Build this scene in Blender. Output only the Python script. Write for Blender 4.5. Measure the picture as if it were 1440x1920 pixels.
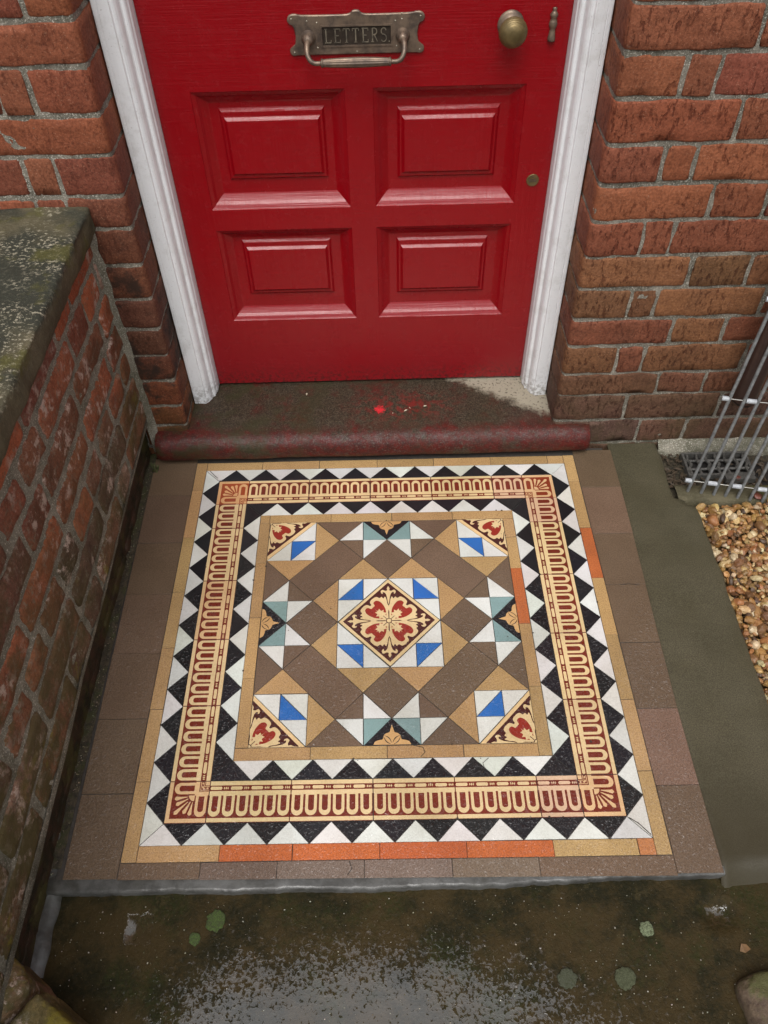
import bpy, math, random
from mathutils import Matrix, Vector, noise
rnd = random.Random(11)
S = bpy.context.scene
for o in list(bpy.data.objects): bpy.data.objects.remove(o)
C = S.collection
# ---------------------------------------------------------------- camera
F = 1501.42
CP = (-0.001587, -0.937637, 1.461422)
M = ((0.9996866, -0.0173465, -0.0180519), (-0.0249169, -0.7594745, -0.6500597), (-0.0024337, 0.6503058, -0.7596687))
cd = bpy.data.cameras.new('camera'); cam = bpy.data.objects.new('camera', cd); C.objects.link(cam)
cd.sensor_fit = 'VERTICAL'; cd.sensor_height = 36.0; cd.lens = F / 1920 * 36
cd.clip_start = 0.02; cd.clip_end = 500
r_, d_, f_ = M
cam.matrix_world = Matrix(((r_[0], -d_[0], -f_[0], CP[0]), (r_[1], -d_[1], -f_[1], CP[1]), (r_[2], -d_[2], -f_[2], CP[2]), (0, 0, 0, 1)))
S.camera = cam
# ---------------------------------------------------------------- sky, sun, exposure
w = bpy.data.worlds.new('World'); S.world = w; w.use_nodes = True
nt = w.node_tree; nt.nodes.clear()
sky = nt.nodes.new('ShaderNodeTexSky'); sky.sky_type = 'NISHITA'; sky.sun_disc = False
SUN_EL, SUN_AZ = math.radians(62), math.radians(190)
sky.sun_elevation = SUN_EL; sky.sun_rotation = SUN_AZ; sky.air_density = 1.0; sky.dust_density = 4.0
hs = nt.nodes.new('ShaderNodeHueSaturation'); hs.inputs['Saturation'].default_value = 0.18
bg = nt.nodes.new('ShaderNodeBackground'); bg.inputs['Strength'].default_value = 0.14
out = nt.nodes.new('ShaderNodeOutputWorld')
tc = nt.nodes.new('ShaderNodeTexCoord'); sx = nt.nodes.new('ShaderNodeSeparateXYZ'); mr = nt.nodes.new('ShaderNodeMapRange'); mr.inputs[1].default_value = 0.0; mr.inputs[2].default_value = 1.0; mr.inputs[3].default_value = 0.55; mr.inputs[4].default_value = 2.3
vm0 = nt.nodes.new('ShaderNodeVectorMath'); vm0.operation = 'SCALE'
nt.links.new(tc.outputs['Generated'], sx.inputs[0]); nt.links.new(sx.outputs[2], mr.inputs[0]); nt.links.new(mr.outputs[0], vm0.inputs['Scale'])
nt.links.new(sky.outputs[0], hs.inputs['Color']); nt.links.new(hs.outputs[0], vm0.inputs[0]); nt.links.new(vm0.outputs[0], bg.inputs[0]); nt.links.new(bg.outputs[0], out.inputs[0])
sd = bpy.data.lights.new('sun', 'SUN'); sd.energy = 0.6; sd.angle = math.radians(40); sd.color = (1.0, 0.97, 0.92)
sun = bpy.data.objects.new('sun', sd); C.objects.link(sun)
sdir = Vector((math.sin(SUN_AZ) * math.cos(SUN_EL), math.cos(SUN_AZ) * math.cos(SUN_EL), math.sin(SUN_EL)))
sun.rotation_euler = sdir.to_track_quat('Z', 'Y').to_euler(); sun.location = (0, -3, 6)
S.view_settings.view_transform = 'Standard'; S.view_settings.look = 'None'
S.view_settings.exposure = 0.0; S.view_settings.gamma = 1.0

# ---------------------------------------------------------------- helpers
def tag(o, label=None, cat=None, group=None, kind=None):
    if kind is None: kind = 'thing'
    if label: o['label'] = label
    if cat: o['category'] = cat
    if group: o['group'] = group
    if kind: o['kind'] = kind
    return o
def empty(name, loc):
    o = bpy.data.objects.new(name, None); C.objects.link(o); o.location = loc; o.empty_display_size = 0.05
    return o
def sm(a, b, x):
    t = max(0.0, min(1.0, (x - a) / (b - a))); return t * t * (3 - 2 * t)
def nz(x, y, z, s): return noise.noise(Vector((x * s, y * s, z * s)))

class MB:
    """collects faces in world coordinates; build() links ONE mesh"""
    def __init__(s): s.v = []; s.f = []; s.t = []; s.m = []; s.sm = []
    def add(s, vs, fs, tint=(1, 1, 1), m=0, smooth=False):
        b = len(s.v); s.v += [tuple(p) for p in vs]
        for f in fs:
            s.f.append([b + i for i in f]); s.t.append(tint); s.m.append(m); s.sm.append(smooth)
    def box(s, a, b, tint=(1, 1, 1), m=0):
        x0, y0, z0 = a; x1, y1, z1 = b
        s.add([(x0, y0, z0), (x1, y0, z0), (x1, y1, z0), (x0, y1, z0), (x0, y0, z1), (x1, y0, z1), (x1, y1, z1), (x0, y1, z1)],
              [(0, 3, 2, 1), (4, 5, 6, 7), (0, 1, 5, 4), (1, 2, 6, 5), (2, 3, 7, 6), (3, 0, 4, 7)], tint, m)
    def grid(s, P, tint=(1, 1, 1), m=0, smooth=True, close=False):
        n, k = len(P), len(P[0]); vs = [q for r in P for q in r]; fs = []
        for i in range(n - 1):
            for j in range(k - 1 + (1 if close else 0)):
                j2 = (j + 1) % k
                fs.append((i * k + j, i * k + j2, (i + 1) * k + j2, (i + 1) * k + j))
        s.add(vs, fs, tint, m, smooth)
    def tube(s, pts, rads, n=12, tint=(1, 1, 1), m=0):
        P = []; pts = [Vector(p) for p in pts]
        if not hasattr(rads, '__len__'): rads = [rads] * len(pts)
        up = None
        for i, p in enumerate(pts):
            t = (pts[min(i + 1, len(pts) - 1)] - pts[max(i - 1, 0)]).normalized()
            if up is None: up = Vector((0, 0, 1)) if abs(t.z) < .9 else Vector((1, 0, 0))
            u = t.cross(up).normalized(); up = u.cross(t).normalized()
            P.append([p + (u * math.cos(a) + up * math.sin(a)) * rads[i] for a in [2 * math.pi * k / n for k in range(n)]])
        s.grid(P, tint, m, True, True)
        s.add(P[0], [tuple(range(n))], tint, m); s.add(P[-1], [tuple(reversed(range(n)))], tint, m)
    def lathe(s, c, axis, prof, n=32, tint=(1, 1, 1), m=0):
        ax = Vector(axis).normalized(); u = ax.cross(Vector((0, 0, 1)) if abs(ax.z) < .9 else Vector((1, 0, 0))).normalized(); v = ax.cross(u)
        P = [[Vector(c) + ax * h + (u * math.cos(a) + v * math.sin(a)) * r for a in [2 * math.pi * k / n for k in range(n)]] for h, r in prof]
        s.grid(P, tint, m, True, True)
    def build(s, name, mats, parent=None, origin=None):
        if parent is not None: origin = parent_loc(parent)
        if origin is None:
            xs = [p[0] for p in s.v]; ys = [p[1] for p in s.v]; zs = [p[2] for p in s.v]
            origin = ((min(xs) + max(xs)) / 2, (min(ys) + max(ys)) / 2, min(zs))
        me = bpy.data.meshes.new(name)
        me.from_pydata([(x - origin[0], y - origin[1], z - origin[2]) for x, y, z in s.v], [], s.f)
        for q in (mats if isinstance(mats, (list, tuple)) else [mats]): me.materials.append(q)
        me.polygons.foreach_set('material_index', s.m); me.polygons.foreach_set('use_smooth', s.sm)
        at = me.attributes.new('tint', 'FLOAT_COLOR', 'CORNER'); buf = []
        for f, t in zip(s.f, s.t): buf += [t[0], t[1], t[2], 1.0] * len(f)
        at.data.foreach_set('color', buf)
        me.update()
        o = bpy.data.objects.new(name, me); C.objects.link(o)
        if parent is not None: o.parent = parent
        else: o.location = origin
        return o
def parent_loc(p):
    v = Vector((0, 0, 0))
    while p is not None: v += Vector(p.location); p = p.parent
    return tuple(v)

# ---------------------------------------------------------------- materials
class NG:
    def __init__(s, name):
        s.mat = bpy.data.materials.new(name); s.mat.use_nodes = True; s.n = s.mat.node_tree.nodes; s.l = s.mat.node_tree.links
        s.p = s.n['Principled BSDF']; s.geo = s.n.new('ShaderNodeNewGeometry')
        s.pos = s.geo.outputs['Position']
    def link(s, a, b): s.l.new(a, b)
    def put(s, sock, v):
        if hasattr(v, 'node'): s.l.new(v, sock)
        else: sock.default_value = v if not isinstance(v, tuple) or len(v) == 4 or sock.type == 'VECTOR' else (*v, 1)
    def attr(s):
        a = s.n.new('ShaderNodeAttribute'); a.attribute_name = 'tint'; return a.outputs['Color']
    def mapv(s, scale=(1, 1, 1), rot=(0, 0, 0), loc=(0, 0, 0)):
        m = s.n.new('ShaderNodeMapping'); s.l.new(s.pos, m.inputs[0]); m.inputs['Scale'].default_value = scale; m.inputs['Rotation'].default_value = rot; m.inputs['Location'].default_value = loc
        return m.outputs[0]
    def noise(s, scale, detail=4, rough=.55, vec=None, dist=0):
        t = s.n.new('ShaderNodeTexNoise'); s.l.new(vec or s.pos, t.inputs['Vector']); t.inputs['Scale'].default_value = scale; t.inputs['Detail'].default_value = detail
        t.inputs['Roughness'].default_value = rough; t.inputs['Distortion'].default_value = dist; return t.outputs[0]
    def voro(s, scale, feat='F1', out='Distance', vec=None):
        t = s.n.new('ShaderNodeTexVoronoi'); t.feature = feat; s.l.new(vec or s.pos, t.inputs['Vector']); t.inputs['Scale'].default_value = scale; return t.outputs[out]
    def ramp(s, v, a, b, lo=0., hi=1.):
        m = s.n.new('ShaderNodeMapRange'); m.interpolation_type = 'SMOOTHSTEP'; s.put(m.inputs[0], v)
        s.put(m.inputs[1], a); s.put(m.inputs[2], b); m.inputs[3].default_value = lo; m.inputs[4].default_value = hi; return m.outputs[0]
    def math(s, op, a, b=0.):
        m = s.n.new('ShaderNodeMath'); m.operation = op; s.put(m.inputs[0], a); s.put(m.inputs[1], b); return m.outputs[0]
    def mix(s, f, a, b, mode='MIX'):
        m = s.n.new('ShaderNodeMix'); m.data_type = 'RGBA'; m.blend_type = mode; s.put(m.inputs[0], f); s.put(m.inputs[6], a); s.put(m.inputs[7], b); return m.outputs[2]
    def xyz(s):
        m = s.n.new('ShaderNodeSeparateXYZ'); s.l.new(s.pos, m.inputs[0]); return m.outputs
    def bump(s, h, strength=.5, dist=.001, prev=None):
        b = s.n.new('ShaderNodeBump'); s.put(b.inputs['Height'], h); b.inputs['Strength'].default_value = strength; b.inputs['Distance'].default_value = dist
        if prev: s.l.new(prev, b.inputs['Normal'])
        return b.outputs[0]
    def done(s, color, rough=.6, normal=None, metal=0., spec=.5, coat=0., coat_r=.05, coat_n=None, cior=1.4):
        s.put(s.p.inputs['Base Color'], color); s.put(s.p.inputs['Roughness'], rough); s.put(s.p.inputs['Metallic'], metal); s.put(s.p.inputs['Specular IOR Level'], spec)
        if normal: s.l.new(normal, s.p.inputs['Normal'])
        s.put(s.p.inputs['Coat Weight'], coat); s.put(s.p.inputs['Coat Roughness'], coat_r); s.p.inputs['Coat IOR'].default_value = cior
        if coat_n or normal: s.l.new(coat_n or normal, s.p.inputs['Coat Normal'])
        return s.mat
def grime(g, col, amt=.35, sc=30): return g.mix(g.ramp(g.noise(sc, 6, .65), .35, .75, 0, amt), col, (.04, .033, .022, 1))

def tile_mat(name, rough, fine, wet, speck=0.0):
    g = NG(name); c = g.attr()
    c = g.mix(g.ramp(g.noise(9, 5, .6), .3, .7, 0, .30), c, (.55, .5, .42, 1), 'MULTIPLY')
    c = g.mix(g.ramp(g.noise(380, 3, .75), .42, .62, 0, speck), c, (.38, .33, .28, 1), 'MULTIPLY')
    c = g.mix(g.ramp(g.noise(2.6, 5, .6), .40, .62, 0, .42), c, (.60, .57, .50, 1), 'MULTIPLY')
    c = g.mix(g.ramp(g.noise(1100, 2, .6), .60, .80, 0, speck * .8), c, (1, .97, .9, 1), 'SOFT_LIGHT')
    b = g.bump(g.noise(700, 4, .7), fine, .0006)
    y = g.xyz()[1]
    near = g.ramp(y, .30, -.35, 0.25, 1.0)
    drops = g.ramp(g.noise(170, 1.5, .5, dist=.8), .44, .64)
    patch = g.ramp(g.noise(5, 2), .35, .55, .35, 1)
    d = g.math('MULTIPLY', g.math('MULTIPLY', drops, near), patch)
    cb = g.bump(d, 1.0, .0016)
    return g.done(c, spec=.3, rough=g.math('SUBTRACT', rough, g.math('MULTIPLY', d, .25)), normal=b, coat=g.math('MULTIPLY', g.math('ADD', .15, g.math('MULTIPLY', g.ramp(d, .02, .3), .85)), wet), coat_r=.08, coat_n=cb, cior=1.6)
T_MATTE = tile_mat('unglazed_tile', .62, .7, .7, .55)
T_PLAIN = tile_mat('smooth_tile', .38, .25, .8, .12)

def brick_mat(name, streak, moss_z, moss_amt, dark_amt, old=False):
    g = NG(name); c = g.attr(); X = g.xyz()
    c = g.mix(g.ramp(g.noise(14, 6, .65), .3, .7, 0, .55), c, (.62, .58, .6, 1), 'MULTIPLY')
    c = g.mix(g.ramp(g.noise(190, 5, .75), .38, .66, 0, .75), c, (.45, .40, .38, 1), 'MULTIPLY')
    c = g.mix(g.ramp(g.noise(330, 4, .8), .58, .70, 0, .5), c, (.55, .33, .22, 1))
    v = g.mapv((120, 120, 42), (0, math.radians(32), 0))
    st = g.math('MULTIPLY', g.ramp(g.noise(1.0, 4, .65, vec=v), .53, .62, 0, streak), g.ramp(g.noise(9, 3), .35, .55))
    c = g.mix(st, c, (.42, .30, .27, 1), 'MULTIPLY')
    c = g.mix(g.ramp(g.noise(60, 5, .8), .66, .76, 0, .35), c, (.45, .38, .30, 1))
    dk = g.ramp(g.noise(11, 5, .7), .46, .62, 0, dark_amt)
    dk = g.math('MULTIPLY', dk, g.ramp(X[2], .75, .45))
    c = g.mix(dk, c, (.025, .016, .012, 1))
    ms = g.math('MULTIPLY', g.ramp(g.noise(8, 6, .7), .38, .62, 0, moss_amt), g.ramp(X[2], moss_z, 0))
    c = g.mix(ms, c, (.050, .046, .014, 1))
    if old:
        c = g.mix(g.math('MULTIPLY', g.ramp(g.noise(30, 6, .75), .52, .62, 0, .8), g.ramp(g.noise(6, 2), .46, .55)), c, (.46, .36, .30, 1))
        c = g.mix(g.ramp(g.noise(75, 6, .8), .52, .64, 0, .65), c, (.17, .15, .11, 1))
        c = g.mix(g.math('MULTIPLY', g.ramp(g.noise(16, 6, .75), .44, .58, 0, .9), g.ramp(X[1], .05, -.55)), c, (.075, .058, .022, 1))
        c = g.mix(g.math('MULTIPLY', g.ramp(g.noise(7, 5, .7), .56, .64, 0, .8), g.ramp(X[2], .32, .12)), c, (.16, .13, .018, 1))
    h = g.math('ADD', g.math('MULTIPLY', g.noise(60, 6, .65), 1.0), g.math('MULTIPLY', st, -.5))
    b = g.bump(h, .9, .0028); b = g.bump(g.noise(480, 3, .7), .5, .0006, b)
    return g.done(c, .75, b, spec=.22)
BRICK = brick_mat('house_brick', .75, .30, .45, .18)
BRICK_L = brick_mat('stained_brick', .45, .35, .5, .95)
BRICK_G = brick_mat('garden_brick', .35, .60, 1.0, .40, True)
def mortar_mat(name, c1, c2, moss_z=.3, moss=.5):
    g = NG(name); X = g.xyz()
    c = g.mix(g.ramp(g.noise(25, 6, .7), .3, .7), c1, c2)
    c = g.mix(g.ramp(g.noise(330, 3, .8), .54, .64, 0, .85), c, (.60, .56, .48, 1))
    c = g.mix(g.ramp(g.noise(300, 3, .8, dist=1), .60, .74, 0, .75), c, (.03, .028, .022, 1))
    c = g.mix(g.math('MULTIPLY', g.ramp(g.noise(10, 6, .7), .42, .6, 0, moss), g.ramp(X[2], moss_z, 0)), c, (.035, .036, .014, 1))
    b = g.bump(g.noise(220, 6, .75), 1, .003)
    return g.done(c, .85, b, spec=.3)
MORTAR = mortar_mat('sandy_mortar', (.095, .088, .066, 1), (.26, .235, .19, 1))
MORTAR_G = mortar_mat('mossy_mortar', (.14, .13, .095, 1), (.25, .23, .18, 1), .8, .6)

def damp_shaded():
    g = NG('damp_shaded_brick'); c = g.mix(g.ramp(g.noise(20, 6, .7), .35, .65), (.016, .013, .005, 1), (.052, .024, .013, 1))
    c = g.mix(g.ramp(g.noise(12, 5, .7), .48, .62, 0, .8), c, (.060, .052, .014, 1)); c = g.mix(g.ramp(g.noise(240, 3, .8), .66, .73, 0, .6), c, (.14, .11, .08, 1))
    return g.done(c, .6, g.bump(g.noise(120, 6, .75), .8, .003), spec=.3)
DAMP_SHADE = damp_shaded()  # wet mossy brick, darkened to hold the shade of the recess
def plain(name, col, rough=.5, metal=0., nscale=60, amt=.3, bs=.3, bd=.001, coat=0., dark=(.3, .3, .3, 1)):
    g = NG(name); c = g.mix(g.ramp(g.noise(nscale, 5, .65), .35, .7, 0, amt), (*col, 1), (col[0] * dark[0], col[1] * dark[1], col[2] * dark[2], 1))
    return g.done(c, g.ramp(g.noise(nscale * .7, 4), .3, .7, rough * .8, min(1, rough * 1.2)), g.bump(g.noise(nscale * 3, 4, .6), bs, bd), metal=metal, coat=coat)
# red gloss paint
g = NG('red_gloss_paint'); X = g.xyz()
c = g.mix(g.ramp(g.noise(7, 4), .3, .7, 0, .3), (.250, .0009, .0048, 1), (.205, .0008, .0042, 1))
c = g.mix(g.math('MULTIPLY', g.ramp(X[2], .50, .09), g.ramp(g.noise(4, 3), .2, .6, .4, 1)), c, (.235, .008, .012, 1))
hb = g.noise(1, 5, .65, vec=g.mapv((9, 9, 330))); vb = g.noise(1, 4, .6, vec=g.mapv((150, 14, 10)))
c = g.mix(g.ramp(g.noise(420, 2, .6), .70, .75, 0, .5), c, (.5, .12, .12, 1))
c = g.mix(g.math('MULTIPLY', g.ramp(g.noise(1, 4, .7, vec=g.mapv((260, 20, 16))), .66, .72, 0, .5), g.ramp(g.noise(8, 3), .45, .6)), c, (.42, .10, .10, 1))
c = g.mix(g.math('MULTIPLY', g.ramp(X[2], .16, .086), g.ramp(g.noise(110, 5, .75), .45, .62, 0, .8)), c, (.05, .012, .010, 1))
RED = g.done(c, g.ramp(g.noise(30, 4), .3, .7, .16, .30), g.bump(g.noise(260, 3, .6), .12, .0006, g.bump(g.math('ADD', hb, vb), .55, .0014)), spec=.5)
# white paint
g = NG('white_gloss_paint'); X = g.xyz()
c = g.mix(g.ramp(g.noise(260, 3, .7), .64, .72, 0, .55), (.78, .79, .80, 1), (.30, .28, .26, 1))
c = g.mix(g.ramp(g.noise(22, 6, .7), .50, .68, 0, .30), c, (.45, .44, .41, 1))
c = g.mix(g.ramp(g.noise(120, 5, .8), .64, .70, 0, .7), c, (.38, .35, .31, 1))
c = g.mix(g.ramp(g.noise(1, 4, .6, vec=g.mapv((160, 160, 7))), .58, .75, 0, .22), c, (.42, .41, .40, 1))
c = g.mix(g.math('MULTIPLY', g.ramp(X[2], .17, .075), g.ramp(g.noise(90, 5, .7), .44, .62, 0, .7)), c, (.17, .15, .12, 1))
WHITE = g.done(c, .35, g.bump(g.noise(1, 4, .6, vec=g.mapv((160, 160, 9))), .2, .0010, g.bump(g.noise(90, 4, .6), .4, .0012)))
BRASS = plain('tarnished_brass', (.215, .155, .110), .48, .55, 45, .8, .4, .0006, dark=(.30, .32, .40, 1))
BRASS_K = plain('worn_brass', (.19, .138, .058), .42, .6, 60, .55, .2, .0004, dark=(.4, .42, .45, 1))
BRASS_L = plain('bright_brass', (.42, .38, .30), .35, .6, 60, .3, .1, .0003)
BLACKM = plain('dark_cavity', (.012, .010, .009), .6)
# doorstep
g = NG('worn_red_step'); X = g.xyz()
red = g.mix(g.ramp(g.noise(60, 6, .7), .35, .65), (.085, .0080, .0060, 1), (.040, .008, .0055, 1))
grit = g.mix(g.ramp(g.noise(240, 4, .8), .40, .62), (.017, .012, .007, 1), (.060, .044, .028, 1))
f = g.ramp(g.noise(11, 7, .75), .30, .52)
edge = g.ramp(X[1], .550, .505, 0, 1.0)
edge = g.math('MAXIMUM', edge, 0)
f2 = g.math('SUBTRACT', f, g.math('MULTIPLY', edge, g.ramp(g.noise(16, 5, .7), .48, .66, 1, .0)))
ends = g.math('MAXIMUM', g.ramp(X[0], .25, .48), g.ramp(X[0], -.38, -.52))
f2 = g.math('SUBTRACT', f2, g.math('MULTIPLY', ends, g.ramp(X[1], .60, .53, 0, .85)))
f2 = g.math('MAXIMUM', f2, 0)
c = g.mix(f2, red, grit)
c = g.mix(g.ramp(g.noise(300, 4, .8), .55, .63, 0, .6), c, (.13, .105, .078, 1))
c = g.mix(g.math('MULTIPLY', g.ramp(g.noise(9, 5, .7), .45, .6), g.ramp(X[0], .0, -.4, .2, .75)), c, (.032, .030, .012, 1))
cor = g.math('MULTIPLY', g.ramp(g.math('ADD', g.math('ADD', g.math('MULTIPLY', X[0], .62), X[1]), g.math('MULTIPLY', g.noise(30, 6, .75), .10)), .845, .885), g.ramp(X[1], .53, .56))
dots = g.ramp(g.noise(130, 3, .6), .56, .64, 1, .35)
c = g.mix(g.math('MULTIPLY', cor, dots), c, (.30, .265, .20, 1))
vm = g.n.new('ShaderNodeVectorMath'); vm.operation = 'DISTANCE'; g.l.new(g.pos, vm.inputs[0]); vm.inputs[1].default_value = (-.011, .591, .078)
dd = g.math('ADD', vm.outputs['Value'], g.math('MULTIPLY', g.noise(90, 5, .8), .055))
c = g.mix(g.ramp(dd, .041, .037), c, (.55, .022, .03, 1))
vm2 = g.n.new('ShaderNodeVectorMath'); vm2.operation = 'DISTANCE'; g.l.new(g.mapv((.45, 1, 1)), vm2.inputs[0]); vm2.inputs[1].default_value = (.022, .602, .078)
c = g.mix(g.math('MULTIPLY', g.ramp(vm2.outputs['Value'], .085, .0, 0, .7), g.ramp(g.noise(50, 5, .75), .45, .58)), c, (.17, .014, .012, 1))
STEP = g.done(c, g.math('SUBTRACT', g.ramp(g.noise(40, 5), .3, .7, .34, .62), g.math('MULTIPLY', cor, -.2)), g.bump(g.noise(260, 5, .75), .7, .0016, g.bump(g.noise(25, 4), .5, .004)), spec=.22, coat=g.math('MULTIPLY', g.ramp(X[1], .56, .50, .08, .32), g.ramp(g.noise(120, 4, .7), .42, .56, .1, 1)), coat_r=.16)
# front path: wet dark algae covered concrete
g = NG('wet_algae_concrete'); X = g.xyz()
c = g.mix(g.ramp(g.noise(11, 7, .75), .38, .60), (.011, .010, .0035, 1), (.034, .023, .008, 1))
c = g.mix(g.ramp(g.noise(140, 5, .8), .54, .68, 0, .6), c, (.050, .034, .012, 1))
c = g.mix(g.math('MULTIPLY', g.ramp(g.noise(6, 5, .7), .50, .64, 0, .7), g.ramp(g.noise(200, 3, .7), .35, .6)), c, (.016, .020, .004, 1))
c = g.mix(g.ramp(g.noise(34, 6, .8), .56, .66, 0, .55), c, (.042, .032, .013, 1))
c = g.mix(g.ramp(g.noise(350, 3, .8), .68, .74, 0, .8), c, (.30, .28, .22, 1))
rough_n = g.noise(130, 4, .7, dist=.5)
grains = g.ramp(rough_n, .46, .60)
vf = g.n.new('ShaderNodeVectorMath'); vf.operation = 'DISTANCE'; g.l.new(g.mapv((.45, 1, 1), loc=(.030, .80, .022)), vf.inputs[0]); vf.inputs[1].default_value = (0, 0, 0)
edge = g.math('ADD', vf.outputs['Value'], g.math('MULTIPLY', g.math('SUBTRACT', g.noise(16, 5, .7), .5), .16))
film = g.ramp(edge, .262, .055)
def boxm(cx, cy, rx, ry):
    ax = g.math('DIVIDE', g.math('ABSOLUTE', g.math('SUBTRACT', X[0], cx)), rx); ay = g.math('DIVIDE', g.math('ABSOLUTE', g.math('SUBTRACT', X[1], cy)), ry)
    return g.ramp(g.math('ADD', g.math('MAXIMUM', ax, ay), g.math('MULTIPLY', g.math('SUBTRACT', g.noise(60, 5, .75), .5), .9)), 1.05, .85)
pud = g.math('MAXIMUM', boxm(-.438, -.585, .024, .026), g.math('MULTIPLY', boxm(.546, -.585, .020, .016), .5))
film = g.math('MAXIMUM', film, pud)
wetn = g.noise(170, 3, .65, dist=.6)
dry = g.ramp(wetn, g.math('ADD', .46, g.math('MULTIPLY', film, .10)), .60)
dryc = g.ramp(g.math('SUBTRACT', g.math('ADD', wetn, .115), g.math('MULTIPLY', film, .33)), .42, .47)
PATH = g.done(c, .6, g.bump(rough_n, .9, .0025), spec=.10, coat=g.math('MULTIPLY', g.math('SUBTRACT', 1.0, dryc), g.ramp(film, 0, .35, .30, 1)), coat_r=.05, cior=1.75,
              coat_n=g.bump(g.math('ADD', g.math('MULTIPLY', g.math('MULTIPLY', wetn, 1.6), g.math('SUBTRACT', 1.05, film)), g.math('MULTIPLY', g.noise(40, 3), .3)), .45, .0016))
# wet cement nosing
g = NG('wet_cement'); c = g.mix(g.ramp(g.noise(22, 5, .7), .35, .65), (.045, .044, .040, 1), (.090, .089, .084, 1))
c = g.mix(g.ramp(g.noise(9, 4), .5, .7, 0, .6), c, (.035, .032, .02, 1))
CEMENT = g.done(c, .3, g.bump(g.noise(70, 4), .5, .002), coat=g.ramp(g.noise(24, 5, .65), .44, .62, .05, .6), coat_r=.16, coat_n=g.bump(g.noise(70, 4, .6, dist=.5), .35, .0016), cior=1.45, spec=.2)
# side concrete
g = NG('smooth_concrete'); X = g.xyz(); c = g.mix(g.ramp(g.noise(7, 6, .65), .3, .7), (.066, .059, .034, 1), (.088, .078, .048, 1))
c = g.mix(g.ramp(g.noise(1, 5, .7, vec=g.mapv((14, 90, 20), (0, 0, .5))), .5, .68, 0, .2), c, (.11, .10, .062, 1))
c = g.mix(g.ramp(g.noise(420, 4, .8), .42, .58, 0, .75), c, (.42, .39, .35, 1), 'MULTIPLY')
c = g.mix(g.ramp(g.noise(28, 6, .75), .52, .66, 0, .22), c, (.045, .042, .022, 1))
c = g.mix(g.ramp(g.noise(230, 3, .7), .69, .74, 0, .7), c, (.24, .21, .16, 1))
c = g.mix(g.ramp(g.noise(120, 3, .7), .72, .77, 0, .9), c, (.02, .017, .012, 1))
c = g.mix(g.math('MULTIPLY', g.math('ADD', g.ramp(X[1], -.25, -.52), g.math('MULTIPLY', g.math('SUBTRACT', g.noise(9, 6, .7), .5), .5)), .85), c, (.028, .022, .009, 1))
CONC = g.done(c, g.ramp(g.noise(10, 4), .3, .7, .45, .65), g.bump(g.noise(1, 4, .6, vec=g.mapv((20, 90, 20))), .15, .0012, g.bump(g.noise(420, 4, .8), .5, .0010)), spec=.25, coat=.12, coat_r=.2)
# mossy coping stone
g = NG('lichened_stone'); X = g.xyz(); c = g.mix(g.ramp(g.noise(12, 6, .7), .35, .65), (.060, .052, .026, 1), (.115, .098, .056, 1))
c = g.mix(g.math('MULTIPLY', g.ramp(g.noise(5, 4), .40, .56), g.ramp(X[2], .66, .675)), c, (.026, .028, .018, 1))
li = g.ramp(g.noise(1, 5, .75, vec=g.mapv((120, 165, 120))), .53, .60)
topm = g.ramp(g.math('ADD', X[2], 0), .664, .675)
li = g.math('MULTIPLY', g.math('MULTIPLY', li, g.ramp(g.noise(7, 4, .6), .40, .56, .10, 1.)), g.math('ADD', g.math('MULTIPLY', topm, .9), .1))
c = g.mix(li, c, (.34, .31, .225, 1))
c = g.mix(g.ramp(g.noise(9, 5, .7), .54, .66, 0, .75), c, (.075, .070, .012, 1))
STONE = g.done(c, .8, g.bump(g.noise(1, 5, .75, vec=g.mapv((95, 150, 95))), 1, .004, g.bump(g.noise(300, 4, .7), .7, .0015)), spec=.35, coat=.15, coat_r=.2)
g = NG('mossy_rock'); c = g.mix(g.ramp(g.noise(40, 6, .7), .35, .65), (.060, .036, .022, 1), (.13, .090, .055, 1))
c = g.mix(g.ramp(g.noise(14, 5, .7), .42, .56, 0, .85), c, (.060, .064, .012, 1)); c = g.mix(g.ramp(g.noise(120, 4, .8), .58, .68, 0, .6), c, (.02, .016, .01, 1))
ROCK = g.done(c, .8, g.bump(g.noise(90, 6, .75), 1, .004), coat=.2, coat_r=.2)
g = NG('damp_soil'); c = g.mix(g.ramp(g.noise(120, 6, .8), .35, .65), (.018, .014, .008, 1), (.07, .055, .03, 1))
c = g.mix(g.ramp(g.noise(340, 3, .8), .64, .72, 0, .6), c, (.22, .18, .12, 1))
SOIL = g.done(c, .8, g.bump(g.noise(170, 6, .8), 1, .006), coat=.15, coat_r=.2)
g = NG('mossy_silt'); c = g.mix(g.ramp(g.noise(90, 6, .8), .38, .62), (.020, .015, .008, 1), (.085, .065, .035, 1)); c = g.mix(g.ramp(g.noise(22, 5, .7), .48, .60, 0, .8), c, (.045, .050, .010, 1)); c = g.mix(g.ramp(g.noise(300, 3, .8), .64, .70), c, (.30, .26, .18, 1))
SILT = g.done(c, .7, g.bump(g.noise(170, 6, .8), 1, .004), coat=.2, coat_r=.15)
g = NG('wet_pebble'); c = g.attr(); c = g.mix(g.ramp(g.noise(120, 5, .7), .35, .7, 0, .6), c, (.55, .38, .22, 1), 'MULTIPLY')
PEB = g.done(c, .45, g.bump(g.noise(260, 4, .7), .7, .0015), coat=.35, coat_r=.15, spec=.3)
g = NG('lichen'); c = g.mix(g.ramp(g.noise(330, 5, .85), .44, .58, 0, .9), g.attr(), (.030, .034, .012, 1)); LICH = g.done(c, .9, g.bump(g.noise(300, 4, .8), 1, .002))
GROUT = plain('dark_grout', (.040, .034, .028), .9, 0, 80, .4)
GALV = plain('galvanised_steel', (.26, .27, .27), .5, .45, 90, .6, .4, .0006)
PLAST = plain('white_plastic', (.42, .44, .46), .5, 0, 90, .6)
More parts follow.
